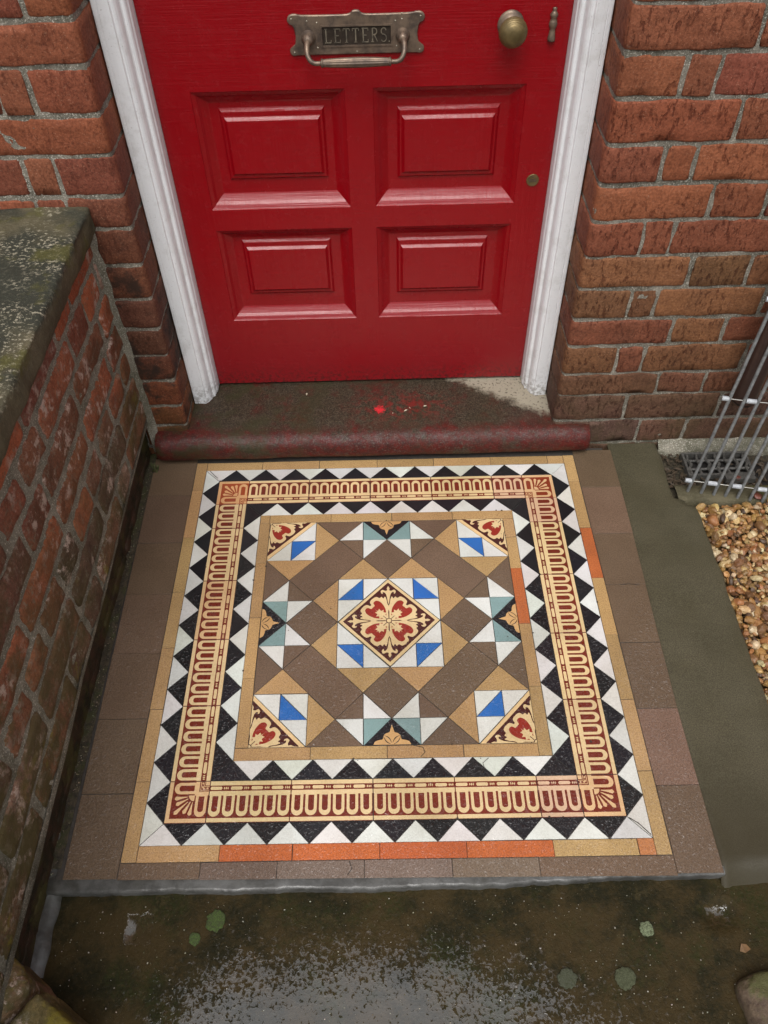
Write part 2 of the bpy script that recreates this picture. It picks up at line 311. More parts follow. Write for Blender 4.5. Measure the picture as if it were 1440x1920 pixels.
IRON = plain('grey_cast_iron', (.115, .110, .100), .5, .3, 120, .7, .8, .0015)
PIPE = plain('brown_pipe', (.045, .024, .020), .35, 0, 40, .3, .2, .0006, coat=.4)
WIRE = plain('thin_wire', (.45, .44, .40), .4, .5)
LEAFM = plain('dead_leaf', (.16, .085, .03), .6, 0, 90, .6)
DEBR = plain('leaf_litter', (.060, .040, .022), .7, 0, 150, .7)
TWIG = plain('pale_chip', (.5, .44, .32), .6)

# ================================================================ ground and paths (structure)
mb = MB(); N_ = 24
def gz(x, y): return -.075
mb.add([(-60, -80, -.078), (60, -80, -.078), (60, 60, -.078), (-60, 60, -.078)], [(0, 1, 2, 3)])
tag(mb.build('ground', SOIL, origin=(0, 0, -.078)), kind='structure')
# dark front path, one sheet with gentle undulation, a hole patch and a puddle dent
mb = MB(); P = []
xs = [-.60 + i * .012 for i in range(110)] + [.75, .9, 1.2, 1.8]; ys = [-.522 - j * .012 for j in range(36)] + [-1.1, -1.5, -2.2, -3.2]
def dent(x, y, cx, cy, rx, ry, d):
    q = ((x - cx) / rx) ** 2 + ((y - cy) / ry) ** 2; return -d * max(0, 1 - q)
for y in ys:
    row = []
    for x in xs:
        z = -.022 + .0022 * nz(x, y, 0, 7) + .0007 * nz(x, y, 3, 60)
        z += dent(x, y, -.438, -.585, .026, .030, .003) + (-.010 if abs(x - .546) < .027 and abs(y + .585) < .021 else 0)
        z += .030 * math.exp(-((y + .516) / .006) ** 2) * 0
        row.append((x, y, z))
    P.append(row)
mb.grid(P); tag(mb.build('path', PATH, origin=(0, -1, -.05)), kind='structure')
# side concrete strip beside the tiles
def WX(x, y): return (0.025224747 * x - 3.4797e-05 * y - 0.00082016) / (-8.48066e-05 * x + 0.000347325 * y + 1.0)
mb = MB(); P = []
yy = [.528 - i * .01 for i in range(108)]
for y in yy:
    yi = (y - .005) / .0256; t0 = WX(23.0 - .75 * sm(19, -12, yi), yi) + .0006
    xr = (.700 + .004 * nz(0, y, 0, 12)) if y > .335 else (.748 + .006 * nz(0, y, 0, 14) if y < .318 else .724)
    t0 += .0015 * nz(0, y, 8, 30); row = [(t0 - .004, y, -.006), (t0, y, -.0016), (t0 + .008, y, -.0010 + .0006 * nz(0, y, 5, 20))]
    for k in range(7):
        x = t0 + .014 + (xr - .006 - t0 - .014) * k / 6; row.append((x, y, -.0022 + .0010 * nz(x, y, 0, 9)))
    row += [(xr - .002, y, -.006), (xr, y, -.012), (xr + .002, y, -.05)]
    P.append([(a, b, c_ - (.012 * sm(-.50, -.56, y))) for a, b, c_ in P_] if False else [(a, b, c_ - .030 * sm(-.500, -.560, b + .024 * nz(a, 0, 0, 10))) for a, b, c_ in row])
mb.grid(P); tag(mb.build('side_path', CONC, origin=(.66, 0, -.02)), kind='structure')
# cement nosing along the front of the tiles and the gutter fillet by the garden wall
mb = MB(); P = []
for i in range(301):
    x = -.604 + 1.172 * i / 300
    k = .82 - .45 * sm(.0, .55, x); y0 = -.508 - .008 * (x + .6) / 1.2
    wv = .0030 * nz(x, 0, 0, 9) + .0014 * nz(x, 0, 3, 45)
    e2 = .0012 * nz(x, 0, 9, 120) + .0016 * nz(x, 0, 11, 40)
    P.append([(x, y0 + .012, -.006), (x, y0 + .001, -.0016), (x, y0 - .010 * k, -.0024 + wv * .15), (x, y0 - .020 * k + wv + e2, -.0030), (x, y0 - .0245 * k + wv + e2, -.0036), (x, y0 - .0262 * k + wv + e2, -.0055), (x, y0 - .0268 * k + wv + e2, -.0058), (x, y0 - .0275 * k + wv + e2, -.030)])
mb.grid(P)
P = []
for i in range(30):
    y = -.40 - .255 * i / 29; b = sm(-.40, -.52, y); wv = .004 * nz(0, y, 0, 30)
    zt = -.004 - .010 * sm(-.50, -.55, y)
    P.append([(-.612, y, zt + .004), (-.604, y, zt + .002), (-.600 + .004 * b, y, zt), (-.597 + .009 * b + wv, y, zt - .002), (-.594 + .012 * b + wv, y, zt - .007), (-.593 + .014 * b + wv, y, zt - .03)])
mb.grid(P)
tag(mb.build('step_edge', CEMENT, origin=(0, -.52, -.05)), kind='structure')
# dark silt channel between garden wall and tiles
mb = MB(); P = []
for i in range(70):
    y = .53 - 1.02 * i / 69
    P.append([(-.622 + k * .006, y, .001 - .003 * math.sin(k / 6 * 3.1) + .003 * nz(-.6 + k * .006, y, 0, 90)) for k in range(7)])
mb.grid(P); tag(mb.build('silt', SILT, origin=(-.6, 0, -.01)), kind='structure')

# ================================================================ mosaic tiled floor
HM = ((0.025224747282672086, -3.479772128430044e-05, -0.0008201601901009357), (-0.00015760209058112397, 0.02558326267143925, 0.0050070763150814705), (-8.480659408853205e-05, 0.00034732540298956376, 1.0))
def W(x, y):
    q = HM[2][0] * x + HM[2][1] * y + 1.0
    return (HM[0][0] * x + HM[0][1] * y + HM[0][2]) / q, (HM[1][0] * x + HM[1][1] * y + HM[1][2]) / q
BUFF = (.45, .285, .125); BROWN = (.150, .098, .062); WHT = (.62, .63, .60); BLK = (.010, .010, .012); BLUE = (.022, .130, .42); TEAL = (.20, .31, .31)
ORNG = (.50, .125, .032); CREAM = (.66, .50, .27); REDB = (.150, .020, .009); MARN = (.058, .013, .010); REDM = (.27, .025, .014)
def jit(c, a=.07):
    k = 1 + rnd.uniform(-a, a); return tuple(max(0, q * k * (1 + rnd.uniform(-a, a) * .35)) for q in c)
def area(p): return sum(p[i][0] * p[(i + 1) % len(p)][1] - p[(i + 1) % len(p)][0] * p[i][1] for i in range(len(p))) / 2
def inset(p, d):
    if area(p) < 0: p = p[::-1]
    n = len(p); o = []
    for i in range(n):
        a, b, c = Vector(p[i - 1]), Vector(p[i]), Vector(p[(i + 1) % n])
        e1 = (b - a).normalized(); e2 = (c - b).normalized(); n1 = Vector((-e1.y, e1.x)); n2 = Vector((-e2.y, e2.x))
        k = 1 + n1.dot(n2)
        o.append(tuple(b + (n1 + n2) * (d / max(k, .25))))
    return o
def tile(mb, poly, col, m=0, jt=.040, zj=.0004):
    """one bevelled tile from an outline in inches"""
    cx = sum(q[0] for q in poly) / len(poly); cy = sum(q[1] for q in poly) / len(poly)
    z0 = rnd.uniform(-zj, zj); ax = rnd.uniform(-1, 1) * zj * .22; ay = rnd.uniform(-1, 1) * zj * .22
    dx = rnd.uniform(-.012, .012); dy = rnd.uniform(-.012, .012)
    rot = rnd.uniform(-.0025, .0025)
    poly = [(cx + (x - cx) - rot * (y - cy) + dx, cy + (y - cy) + rot * (x - cx) + dy) for x, y in poly]
    A = inset(poly, jt * .5); B = inset(poly, jt * .5 + .022); n = len(A); vs = []
    def z(x, y): return z0 + ax * (x - cx) + ay * (y - cy)
    for x, y in A: vs.append((*W(x, y), -.006))
    for x, y in A: vs.append((*W(x, y), z(x, y) - .0006))
    for x, y in B: vs.append((*W(x, y), z(x, y)))
    fs = [tuple(range(2 * n, 3 * n))]
    for k in (0, n):
        for i in range(n):
            j = (i + 1) % n; fs.append((k + i, k + j, k + n + j, k + n + i))
    mb.add(vs, fs, col, m)
    return z
def inlay(mb, poly, z, lift, col, m=0):
    if len(poly) < 3: return
    if area(poly) < 0: poly = poly[::-1]
    mb.add([(*W(x, y), (z(x, y) if z else 0) + lift) for x, y in poly], [tuple(range(len(poly)))], col, m)
def rot(p, k):
    for _ in range(k % 4): p = [(-y, x) for x, y in p]
    return p
mosaic = empty('mosaic_floor', (0, 0, 0))
tag(mosaic, 'square mosaic tiled floor of zigzag and star patterns in front of the red door', 'tiled floor')
# bed of grout
mb = MB(); mb.box((-.592, -.508, -.03), (.556, .512, -.0016)); mb.build('grout', GROUT, mosaic)
# brown surround
mb = MB()
yl = [19.8, 14.75, 8.94, 3.17, -2.71, -8.5, -14.32, -20.15]
for i in range(7):
    a, b = yl[i], yl[i + 1]; xo = [-23.35, -22.95]
    x0 = -23.45 + .6 * (19.8 - a) / 40; x1 = -23.45 + .6 * (19.8 - b) / 40
    tile(mb, [(x0, a), (-19.1, a), (-19.1, b), (x1, b)], jit(BROWN, .08), zj=.0006)
yr = [19.8, 14.75, 9.0, 3.27, -2.53, -8.35, -14.34, -20.3]
for i in range(7):
    a, b = yr[i], yr[i + 1]
    e = lambda y: 23.0 - .75 * sm(19, -12, y)
    col = jit(BROWN, .08)
    if i == 5: col = (.200, .122, .088)
    if i == 0: col = (.125, .085, .05)
    tile(mb, [(19.1, a), (e(a), a), (e(b), b), (19.1, b)], col, zj=.0006)
xb = [-19.1, -13.48, -8.17, -2.15, 3.88, 9.84, 19.1]
bc = [BROWN, (.150, .105, .080), (.175, .130, .100), (.18, .132, .103), (.185, .135, .095), BROWN]
for i in range(6):
    ya = lambda x: -20.22 - .22 * (x + 19) / 38
    tile(mb, [(xb[i], -19.12), (xb[i + 1], -19.12), (xb[i + 1], ya(xb[i + 1])), (xb[i], ya(xb[i]))], jit(bc[i], .04), zj=.0004)
mb.build('brown_surround', T_MATTE, mosaic)
# buff strip
def strip(cuts, side, lo, hi, special=None, e0=None, e1=None):
    for i in range(len(cuts) - 1):
        a, b = cuts[i], cuts[i + 1]
        col = (special or {}).get(i) or jit(BUFF, .10)
        if side == 'T': p = [(a, lo), (b, lo), (b, hi), (a, hi)]
        if side == 'B': p = [(a, -lo), (b, -lo), (b, -hi), (a, -hi)]
        if side == 'L': p = [(-lo, a), (-lo, b), (-hi, b), (-hi, a)]
        if side == 'R': p = [(lo, a), (lo, b), (hi, b), (hi, a)]
        tile(mb, p, col)
mb = MB()
strip([-18, -12.37, -6.62, -.78, 4.92, 10.65, 16.4, 18], 'T', 18, 19.08)
strip([-18, -12.26, -7.16, -1.08, 4.97, 11.0, 16.84, 18], 'B', 18, 19.12, {1: jit(ORNG), 2: jit(ORNG), 3: (.48, .11, .03), 4: jit(ORNG), 6: (.50, .20, .075)})
strip([19.1, 15.35, 9.48, 3.38, -2.23, -7.71, -13.46, -19.1], 'L', 18, 19.08)
strip([19.1, 15.55, 9.71, 4.03, -1.76, -7.58, -13.26, -19.1], 'R', 18, 19.08, {2: (.46, .13, .038)})
mb.build('buff_strip', T_MATTE, mosaic)
mb = MB()
strip([-12, -11.09, -5.26, .52, 6.26, 12], 'T', 11, 12, {0: BUFF})
strip([-12, -6.21, -.39, 5.37, 11.0], 'B', 11, 12)
strip([11, 6.39, .57, -5.19, -11.0], 'L', 11, 12)
strip([11, 8.79, 5.27, -.5, -6.31, -12], 'R', 11, 12, {2: (.45, .125, .036)})
mb.build('buff_strip', T_MATTE, mosaic)
# zigzags
mb = MB()
for k in range(4):
    for i in range(12):
        a = -18 + 3 * i; tile(mb, rot([(a, -18), (a + 3, -18), (a + 1.5, -16.5)], k), jit(WHT, .11), zj=.0005)
    for i in range(11):
        a = -16.5 + 3 * i; tile(mb, rot([(a, -16.5), (a + 3, -16.5), (a + 1.5, -18)], k), jit(BLK, .3), zj=.0005)
mb.build('zigzag_border', T_PLAIN, mosaic)
mb = MB()
for k in range(4):
    for i in range(8):
        a = -12 + 3 * i; tile(mb, rot([(a, -12), (a + 3, -12), (a + 1.5, -13.5)], k), jit(WHT, .11), zj=.0005)
    for i in range(7):
        a = -10.5 + 3 * i; tile(mb, rot([(a, -13.5), (a + 3, -13.5), (a + 1.5, -12)], k), jit(BLK, .3), zj=.0005)
    tile(mb, rot([(-13.5, -13.5), (-10.5, -13.5), (-12, -12)], k), jit(BLK, .3), zj=.0003); tile(mb, rot([(10.5, -13.5), (13.5, -13.5), (12, -12)], k), jit(BLK, .3), zj=.0003)
mb.build('zigzag_border', T_PLAIN, mosaic)
# fluted encaustic border; local u along, v from the outer edge
L1, L2, L3 = .00012, .00024, .00036
def arc(cx, cy, r, a0, a1, n=9, ry=None): return [(cx + r * math.cos(math.radians(a0 + (a1 - a0) * i / n)), cy + (ry or r) * math.sin(math.radians(a0 + (a1 - a0) * i / n))) for i in range(n + 1)]
def flute(mb, T, z, u, c, r):
    inlay(mb, T([(u + .08, 1.97), (u + .08, .84)] + arc(u + .5, .84, .42, 180, 360) + [(u + .92, 1.97)]), z, L1 * 1.3, c)
    inlay(mb, T([(u + .29, 1.88), (u + .29, .92)] + arc(u + .5, .92, .21, 180, 360, ry=.16) + [(u + .71, 1.88)]), z, L3, r)
def bead(mb, T, z, u, c):
    y = 2.45
    inlay(mb, T([(u + .05, y), (u + .12, y - .12), (u + .87, y - .12), (u + .94, y), (u + .87, y + .12), (u + .12, y + .12)]), z, L3, c)
    for q in (1.09, 1.22, 1.35): inlay(mb, T([(u + q - .055, y), (u + q, y - .11), (u + q + .055, y), (u + q, y + .11)]), z, L3, c)
def border_tile(mb, k, u0, n, pink=False):
    c = jit((.62, .42, .27) if pink else CREAM, .05); r = jit(REDB, .12)
    if rnd.random() < .12 and not pink: c = jit((.64, .44, .24), .05)
    T = lambda p: rot([(x, -16.5 + y) for x, y in p], k)
    z = tile(mb, T([(u0, 0), (u0 + n, 0), (u0 + n, 3), (u0, 3)]), r, zj=.0003)
    e = .035; a, b = u0 + e, u0 + n - e
    inlay(mb, T([(a, .035), (b, .035), (b, .32), (a, .32)]), z, L1, c)
    inlay(mb, T([(a, 1.93), (b, 1.93), (b, 2.965), (a, 2.965)]), z, L1, c)
    inlay(mb, T([(a, 2.245), (b, 2.245), (b, 2.655), (a, 2.655)]), z, L2, r)
    for i in range(n): flute(mb, T, z, u0 + i, c, r)
    i = 0
    while i + 1.5 <= n + .01: bead(mb, T, z, u0 + i, c); i += 1.5
mb = MB()
for k in range(4):   # k=0 bottom, 1 right, 2 top, 3 left
    seq = {0: [6, 6, 6, 6, 3], 1: [6, 6, 6, 6, 3], 2: [3, 6, 6, 6, 6], 3: [3, 6, 6, 6, 6]}[k]
    u = -13.5
    for n in seq: border_tile(mb, k, u, n, n == 3 and k != 3); u += n
mb.build('fluted_border', T_PLAIN, mosaic)
for k in range(4):
    mb = MB(); c = jit((.64, .42, .22), .04); r = jit((.22, .035, .012) if k in (2, 3) else REDB, .05)
    if k == 3: c = (.62, .36, .17); r = (.30, .055, .015)
    # local a,b from both outer edges
    Q = lambda p: rot([(-16.5 + x, -16.5 + y) for x, y in p], k)
    z = tile(mb, Q([(0, 0), (3, 0), (3, 3), (0, 3)]), r, zj=.0003)
    inlay(mb, Q([(.035, .035), (2.965, .035), (2.965, .32), (.32, .32), (.32, 2.965), (.035, 2.965)]), z, L1, c)
    inlay(mb, Q([(1.95, 1.95), (2.965, 1.95), (2.965, 2.965), (1.95, 2.965)]), z, L1, c)
    for sw in (0, 1):
        T = (lambda p: Q([(y, x) for x, y in p])) if sw else Q
        flute(mb, T, z, 1.98, c, r)
        inlay(mb, T([(2.24, 2.24), (2.965, 2.24), (2.965, 2.315), (2.24, 2.315)]), z, L2, r)
        inlay(mb, T([(2.36, 2.37), (2.965, 2.37), (2.965, 2.57), (2.36, 2.57)]), z, L2 + sw * .00005, r)
        inlay(mb, T([(2.62, 2.62), (2.965, 2.62), (2.965, 2.68), (2.62, 2.68)]), z, L2, r)
        inlay(mb, T([(2.45, 2.47), (2.55, 2.40), (2.7, 2.47), (2.55, 2.54)]), z, L3 + .00005, c); inlay(mb, T([(2.72, 2.47), (2.82, 2.40), (2.93, 2.47), (2.82, 2.54)]), z, L3, c)
    for ang in (188, 207, 225, 243, 262):
        L = 1.78 if ang == 225 else 1.36; wd = .155
        ca, sa = math.cos(math.radians(ang)), math.sin(math.radians(ang)); ps = []
        for t, ww in ((.34, .02), (.6, .05), (.85, .10), (.94, .13), (1, .08)): ps.append((L * t, wd * ww / .13))
        full = [(a, b) for a, b in ps] + [(L * 1.05, 0)] + [(a, -b) for a, b in reversed(ps)]
        inlay(mb, Q([(1.93 + a * ca - b * sa, 1.93 + a * sa + b * ca) for a, b in full]), z, L2, c)
    inlay(mb, Q([(1.97, 1.97)] + arc(1.97, 1.97, .42, 180, 270, 6)), z, L2 + .00003, c)
    mb.build('corner_tile', T_PLAIN, mosaic)
# geometric star field; unit 2.2 in
Uu = 2.2
def sc(p): return [(x * Uu, y * Uu) for x, y in p]
def sym4(p):
    return [rot(p, k) for k in range(4)]
def mir(p): return [(-x, y) for x, y in p]
mb = MB()
def put(p, col, m, a=.07, both=True):
    for k in range(4):
        tile(mb, sc(rot(p, k)), jit(col, a), m, .05)
        if both: tile(mb, sc(rot(mir(p), k)), jit(col, a), m, .05)
put([(0, 2), (1, 3), (0, 4), (-1, 3)], BROWN, 0, both=False)
put([(-2, 4), (-1, 3), (-3, 1), (-4, 2)], BROWN, 0, both=False)
put([(-3, 5), (-1, 5), (-2, 4)], BROWN, 0); put([(-2, 4), (-1, 4), (-1, 3)], BROWN, 0)
put([(-2, 2), (0, 2), (-1, 3)], BUFF, 0); put([(-3, 5), (-2, 4), (-3, 3)], BUFF, 0)
put([(-1, 5), (-1, 4), (0, 4)], TEAL, 1); put([(-1, 5), (-2, 4), (-1, 4)], WHT, 1, .05); put([(-1, 4), (0, 4), (-1, 3)], WHT, 1, .05)
mb.build('star_field', [T_MATTE, T_PLAIN], mosaic)
mb = MB()
put([(-2, 1), (-1, 2), (-1, 1)], BLUE, 1, .08, False); put([(-2, 1), (-2, 2), (-1, 2)], WHT, 1, .04, False)
put([(-1, 2), (0, 2), (-1, 1)], WHT, 1, .04, False); put([(-2, 1), (-1, 1), (-2, 0)], WHT, 1, .04, False)
center = mb.build('centre_square', [T_MATTE, T_PLAIN], mosaic)
# encaustic medallion layers, in inches about its centre
def cr(pts, n=4, closed=False):
    o = []; m = len(pts)
    for i in range(m - 1):
        p0 = pts[max(i - 1, 0)]; p1 = pts[i]; p2 = pts[i + 1]; p3 = pts[min(i + 2, m - 1)]
        for j in range(n):
            t = j / n
            o.append(tuple(.5 * (2 * p1[q] + (p2[q] - p0[q]) * t + (2 * p0[q] - 5 * p1[q] + 4 * p2[q] - p3[q]) * t * t + (3 * p1[q] - p0[q] - 3 * p2[q] + p3[q]) * t ** 3) for q in (0, 1)))
    o.append(tuple(pts[-1])); return o
def diag(half): return half + [(y, x) for x, y in reversed(half)][1:] if half[-1][0] == half[-1][1] else half + [(y, x) for x, y in reversed(half)]
def vsym(half): return half + [(-x, y) for x, y in reversed(half) if abs(x) > 1e-6]
oct_ = cr([(0, 1.62), (.12, 1.85), (.17, 2.15), (.30, 2.46), (.44, 2.26), (.60, 2.44), (.78, 2.30), (1.05, 2.44), (1.38, 2.25), (1.62, 1.92), (1.50, 1.60), (1.56, 1.56)], 3)
q1 = diag(oct_)[:-1]
scroll = []
for k in range(4): scroll += rot(q1[::-1], k)
heart = diag(cr([(.16, .16), (.24, .95), (.33, 1.32), (.52, 1.68), (.78, 1.96), (1.10, 2.03), (1.32, 1.80), (1.20, 1.52), (1.36, 1.36)], 3))[:-1]
leaf = diag(cr([(.02, .02), (.05, .42), (.30, .58), (.20, .80), (.46, .84), (.44, 1.10), (.66, .98), (.84, 1.20), (.92, .98), (1.16, 1.16)], 2))[:-1]
slot = vsym([(0, 2.5)] + cr([(.16, 2.42), (.15, 2.05), (.10, 1.72), (.0, 1.50)], 3))
fleur = vsym(cr([(0, 3.55), (.12, 3.30), (.09, 3.10), (.28, 3.05), (.50, 3.16), (.66, 3.00), (.60, 2.78), (.48, 2.74), (.50, 2.88), (.36, 2.90), (.20, 2.68), (.12, 2.35), (.07, 1.95), (0, 1.62)], 3))
dia = 4.33
def medal_layers():
    L = [([(3.93, 0), (0, 3.93), (-3.93, 0), (0, -3.93)], MARN, 1), (scroll, CREAM, 2)]
    for k in range(4):
        L += [(rot(heart, k), REDM, 3), (rot(slot, k), MARN, 3), (rot(leaf, k), CREAM, 4), (rot(fleur, k), CREAM, 4.5), (rot([(-.035, .26), (.035, .26), (.05, .9), (0, 1.12), (-.05, .9)], k), MARN, 5.5),
              (rot([(.16, .20), (.20, .16), (.50, .46), (.46, .50)], k), MARN, 5.5)]
    L += [(arc(0, 0, .26, 0, 337.5, 15), MARN, 6), (arc(0, 0, .19, 0, 337.5, 15), CREAM, 7)]
    return L
mb = MB(); z = tile(mb, [(dia, 0), (0, dia), (-dia, 0), (0, -dia)], CREAM, 0, .05)
for p, c, l in medal_layers(): inlay(mb, p, z, .00009 * l, c)
mb.build('medallion_tile', T_PLAIN, center)
def clip(p, ax, sgn):
    o = []
    for i in range(len(p)):
        a, b = p[i - 1], p[i]; ia, ib = a[ax] * sgn >= 0, b[ax] * sgn >= 0
        if ia != ib:
            t = a[ax] / (a[ax] - b[ax]); o.append((a[0] + (b[0] - a[0]) * t, a[1] + (b[1] - a[1]) * t))
        if ib: o.append(b)
    return o
for k in range(4):
    mb = MB()
    for p, c in (([(-3, 5), (-3, 4), (-4, 4)], WHT), ([(-4, 4), (-3, 4), (-4, 3)], BLUE), ([(-3, 4), (-3, 3), (-4, 3)], WHT), ([(-4, 4), (-4, 3), (-5, 3)], WHT)):
        tile(mb, sc(rot(p, k)) if k % 2 == 0 else sc(rot([(-y, -x) for x, y in p], k)), jit(c, .05), 1, .05)
    sq = mb.build('corner_square', [T_MATTE, T_PLAIN], mosaic)
    mb = MB(); z = tile(mb, sc(rot([(-5, 5), (-5, 3), (-3, 5)], k)), (.70, .50, .26), 0, .05)
    for p, c, l in medal_layers():
        p = clip(clip(p, 0, 1), 1, -1)          # quadrant x>0, y<0
        if len(p) < 3: continue
        p = [(-11 + .03 + x * .985, 11 - .03 + y * .985) for x, y in p]
        inlay(mb, rot(p, k), z, .00009 * l, c)
    mb.build('leaf_tile', T_PLAIN, sq)
for k in range(4):
    mb = MB(); z = tile(mb, sc(rot([(-1, 5), (0, 4), (1, 5)], k)), BLK, 0, .05)
    pet = cr([(1.60, .03), (1.45, .30), (1.15, .42), (.80, .50), (.72, .82), (.48, 1.02), (.22, 1.12), (.12, 1.40), (0, 1.78)], 3)
    pet = pet + [(-x, y) for x, y in reversed(pet[:-1])]
    T = lambda p: rot([(x * .90, 11 - .03 - y * .92) for x, y in p], k)
    pc = (.55, .33, .14)
    inlay(mb, T(pet), z, L1, pc)
    for s in (-1, 1):
        lens = lambda w_: [(s * (t * .95 * .80 + w_ * math.sin(math.pi * t) * .6), .05 + t * .80 - w_ * math.sin(math.pi * t) * .72) for t in [i / 8 for i in range(9)]]
        for w0 in (.24, -.24):
            a = lens(w0); b = lens(w0 - math.copysign(.085, w0)); inlay(mb, T(a + b[::-1][1:-1]), z, L2, BLK)
    inlay(mb, T([(.14, .04), (.14, .13), (0, .2), (-.14, .13), (-.14, .04)]), z, L3, pc)
    mb.build('flower_tile', T_PLAIN, mosaic)

# chips and hairline cracks in the old tiles, part of the mosaic
mb = MB()
def chipmark(x, y, r, col=(.05, .035, .025)):
    n = 7; inlay(mb, [(x + r * rnd.uniform(.4, 1) * math.cos(6.283 * i / n), y + r * rnd.uniform(.4, 1) * math.sin(6.283 * i / n)) for i in range(n)], None, .0011, col)
for k in range(46):
    q = rnd.choice([18, 16.5, 13.5, 12, 11]); p = rot([(rnd.choice([1.5 * i for i in range(-11, 12)]) + rnd.uniform(-.05, .05), -q)], rnd.randrange(4))[0]; chipmark(p[0], p[1], rnd.uniform(.05, .15))
for k in range(40): chipmark(rnd.uniform(-18, 18), rnd.uniform(-19, 19), rnd.uniform(.03, .07), rnd.choice([(.05, .035, .025), (.10, .07, .05), (.4, .35, .28)]))
def crack(pts, w0=.022):
    for a, b in zip(pts, pts[1:]):
        dx, dy = b[0] - a[0], b[1] - a[1]; L = math.hypot(dx, dy); nx, ny = -dy / L * w0, dx / L * w0
        inlay(mb, [(a[0] + nx, a[1] + ny), (a[0] - nx, a[1] - ny), (b[0] - nx, b[1] - ny), (b[0] + nx, b[1] + ny)], None, .0012, (.035, .028, .022))
crack([(7.2, -12.1), (6.7, -12.5), (6.8, -12.9), (6.5, -13.3)]); crack([(1.6, -11.05), (2.3, -11.2), (2.45, -11.6), (2.1, -11.95)]); crack([(-17.6, 17.9), (-17.0, 17.2), (-16.7, 16.9)], .03)
crack([(17.9, -17.8), (17.2, -17.0), (16.6, -16.6)], .03); crack([(-3.2, -19.2), (-3.0, -19.7), (-3.3, -20.1)]); crack([(20.4, 3.2), (21.1, 3.3), (22.0, 3.1)])
o_ = mb.build('wear_marks', T_MATTE, mosaic); o_['kind'] = 'stuff'

# ================================================================ brickwork
def brick(mb, P, s0, s1, z0, z1, tint, rr=.005, amp=.0012, out_=0., m=0, back=.012, rag=.0012, seg=.014):
    """one brick on the wall path P(s)->(pos, normal), front face rounded and uneven"""
    L, H = s1 - s0, z1 - z0
    def lin(n, L): return [0, rr * .45, rr] + [rr + (L - 2 * rr) * i / n for i in range(1, n)] + [L - rr, L - rr * .45, L]
    us = lin(max(2, int(L / seg)), L); vs_ = lin(4, H); seed = rnd.uniform(0, 99); tilt = rnd.uniform(-1, 1) * amp * .8
    G = []
    for j, v in enumerate(vs_):
        row = []
        for i, u in enumerate(us):
            du = min(u, L - u) / rr; dv = min(v, H - v) / rr
            e = max(0, 1 - min(1, du)) ** 2 + max(0, 1 - min(1, dv)) ** 2
            dep = -rr * .75 * min(1.5, e) + amp * nz(u, v, seed, 22) + amp * .5 * nz(u, v, seed + 7, 70) + tilt * (u / L - .5) + out_
            uu, vv = u, v
            if du < 1 or dv < 1:
                cu = max(0, 1 - du) * max(0, 1 - dv)
                uu += (rr * .8 * cu) * (1 if u < L / 2 else -1); vv += (rr * .8 * cu) * (1 if v < H / 2 else -1)
                k = 1 - min(1, min(du, dv)); uu += rag * nz(v, seed, 1, 24) * k; vv += rag * (nz(u, seed, 2, 14) + .35 * nz(u, seed, 2, 50)) * k
            p, n = P(s0 + uu); row.append((p[0] + n[0] * dep, p[1] + n[1] * dep, z0 + vv))
        G.append(row)
    mb.grid(G, tint, m)
    # skirts to the back
    ring = [(i, 0) for i in range(len(us))] + [(len(us) - 1, j) for j in range(1, len(vs_))] + [(i, len(vs_) - 1) for i in range(len(us) - 2, -1, -1)] + [(0, j) for j in range(len(vs_) - 2, 0, -1)]
    A = [G[j][i] for i, j in ring]; B = []
    for i, j in ring:
        p, n = P(s0 + us[i]); q = G[j][i]; B.append((q[0] - n[0] * back, q[1] - n[1] * back, q[2]))
    mb.grid([A, B], tint, m, True, True)
def mortar(mb, P, s0, s1, z0, z1, dep, step=.007, amp=.0016, m=0):
    nu = int((s1 - s0) / step); nv = int((z1 - z0) / step); G = []
    for j in range(nv + 1):
        z = z0 + (z1 - z0) * j / nv; row = []
        for i in range(nu + 1):
            s = s0 + (s1 - s0) * i / nu; p, n = P(s); d = dep + amp * nz(s, z, 2, 60) + amp * .8 * nz(s, z, 9, 140)
            row.append((p[0] + n[0] * d, p[1] + n[1] * d, z))
        G.append(row)
    mb.grid(G, (1, 1, 1), m)
ARC = .011
def facade(x0, y0, sgn, R=ARC):
    """path along the reveal (s<0), round a bullnose arris (0..R*pi/2) and along the face"""
    A = R * math.pi / 2
    def P(s):
        if s < 0: return (x0, y0 + R - s), (-sgn, 0)
        if s < A:
            t = s / R; return (x0 + sgn * R * (1 - math.cos(t)), y0 + R - R * math.sin(t)), (-sgn * math.cos(t), -math.sin(t))
        return (x0 + sgn * (R + s - A), y0), (0, -1)
    return P
S_OF = lambda d: d - ARC + ARC * math.pi / 2          # distance from the arris -> s
house = empty('house_front', (0, .55, 0))
tag(house, 'red brick house front with rounded brick corners on both sides of the doorway', 'house')
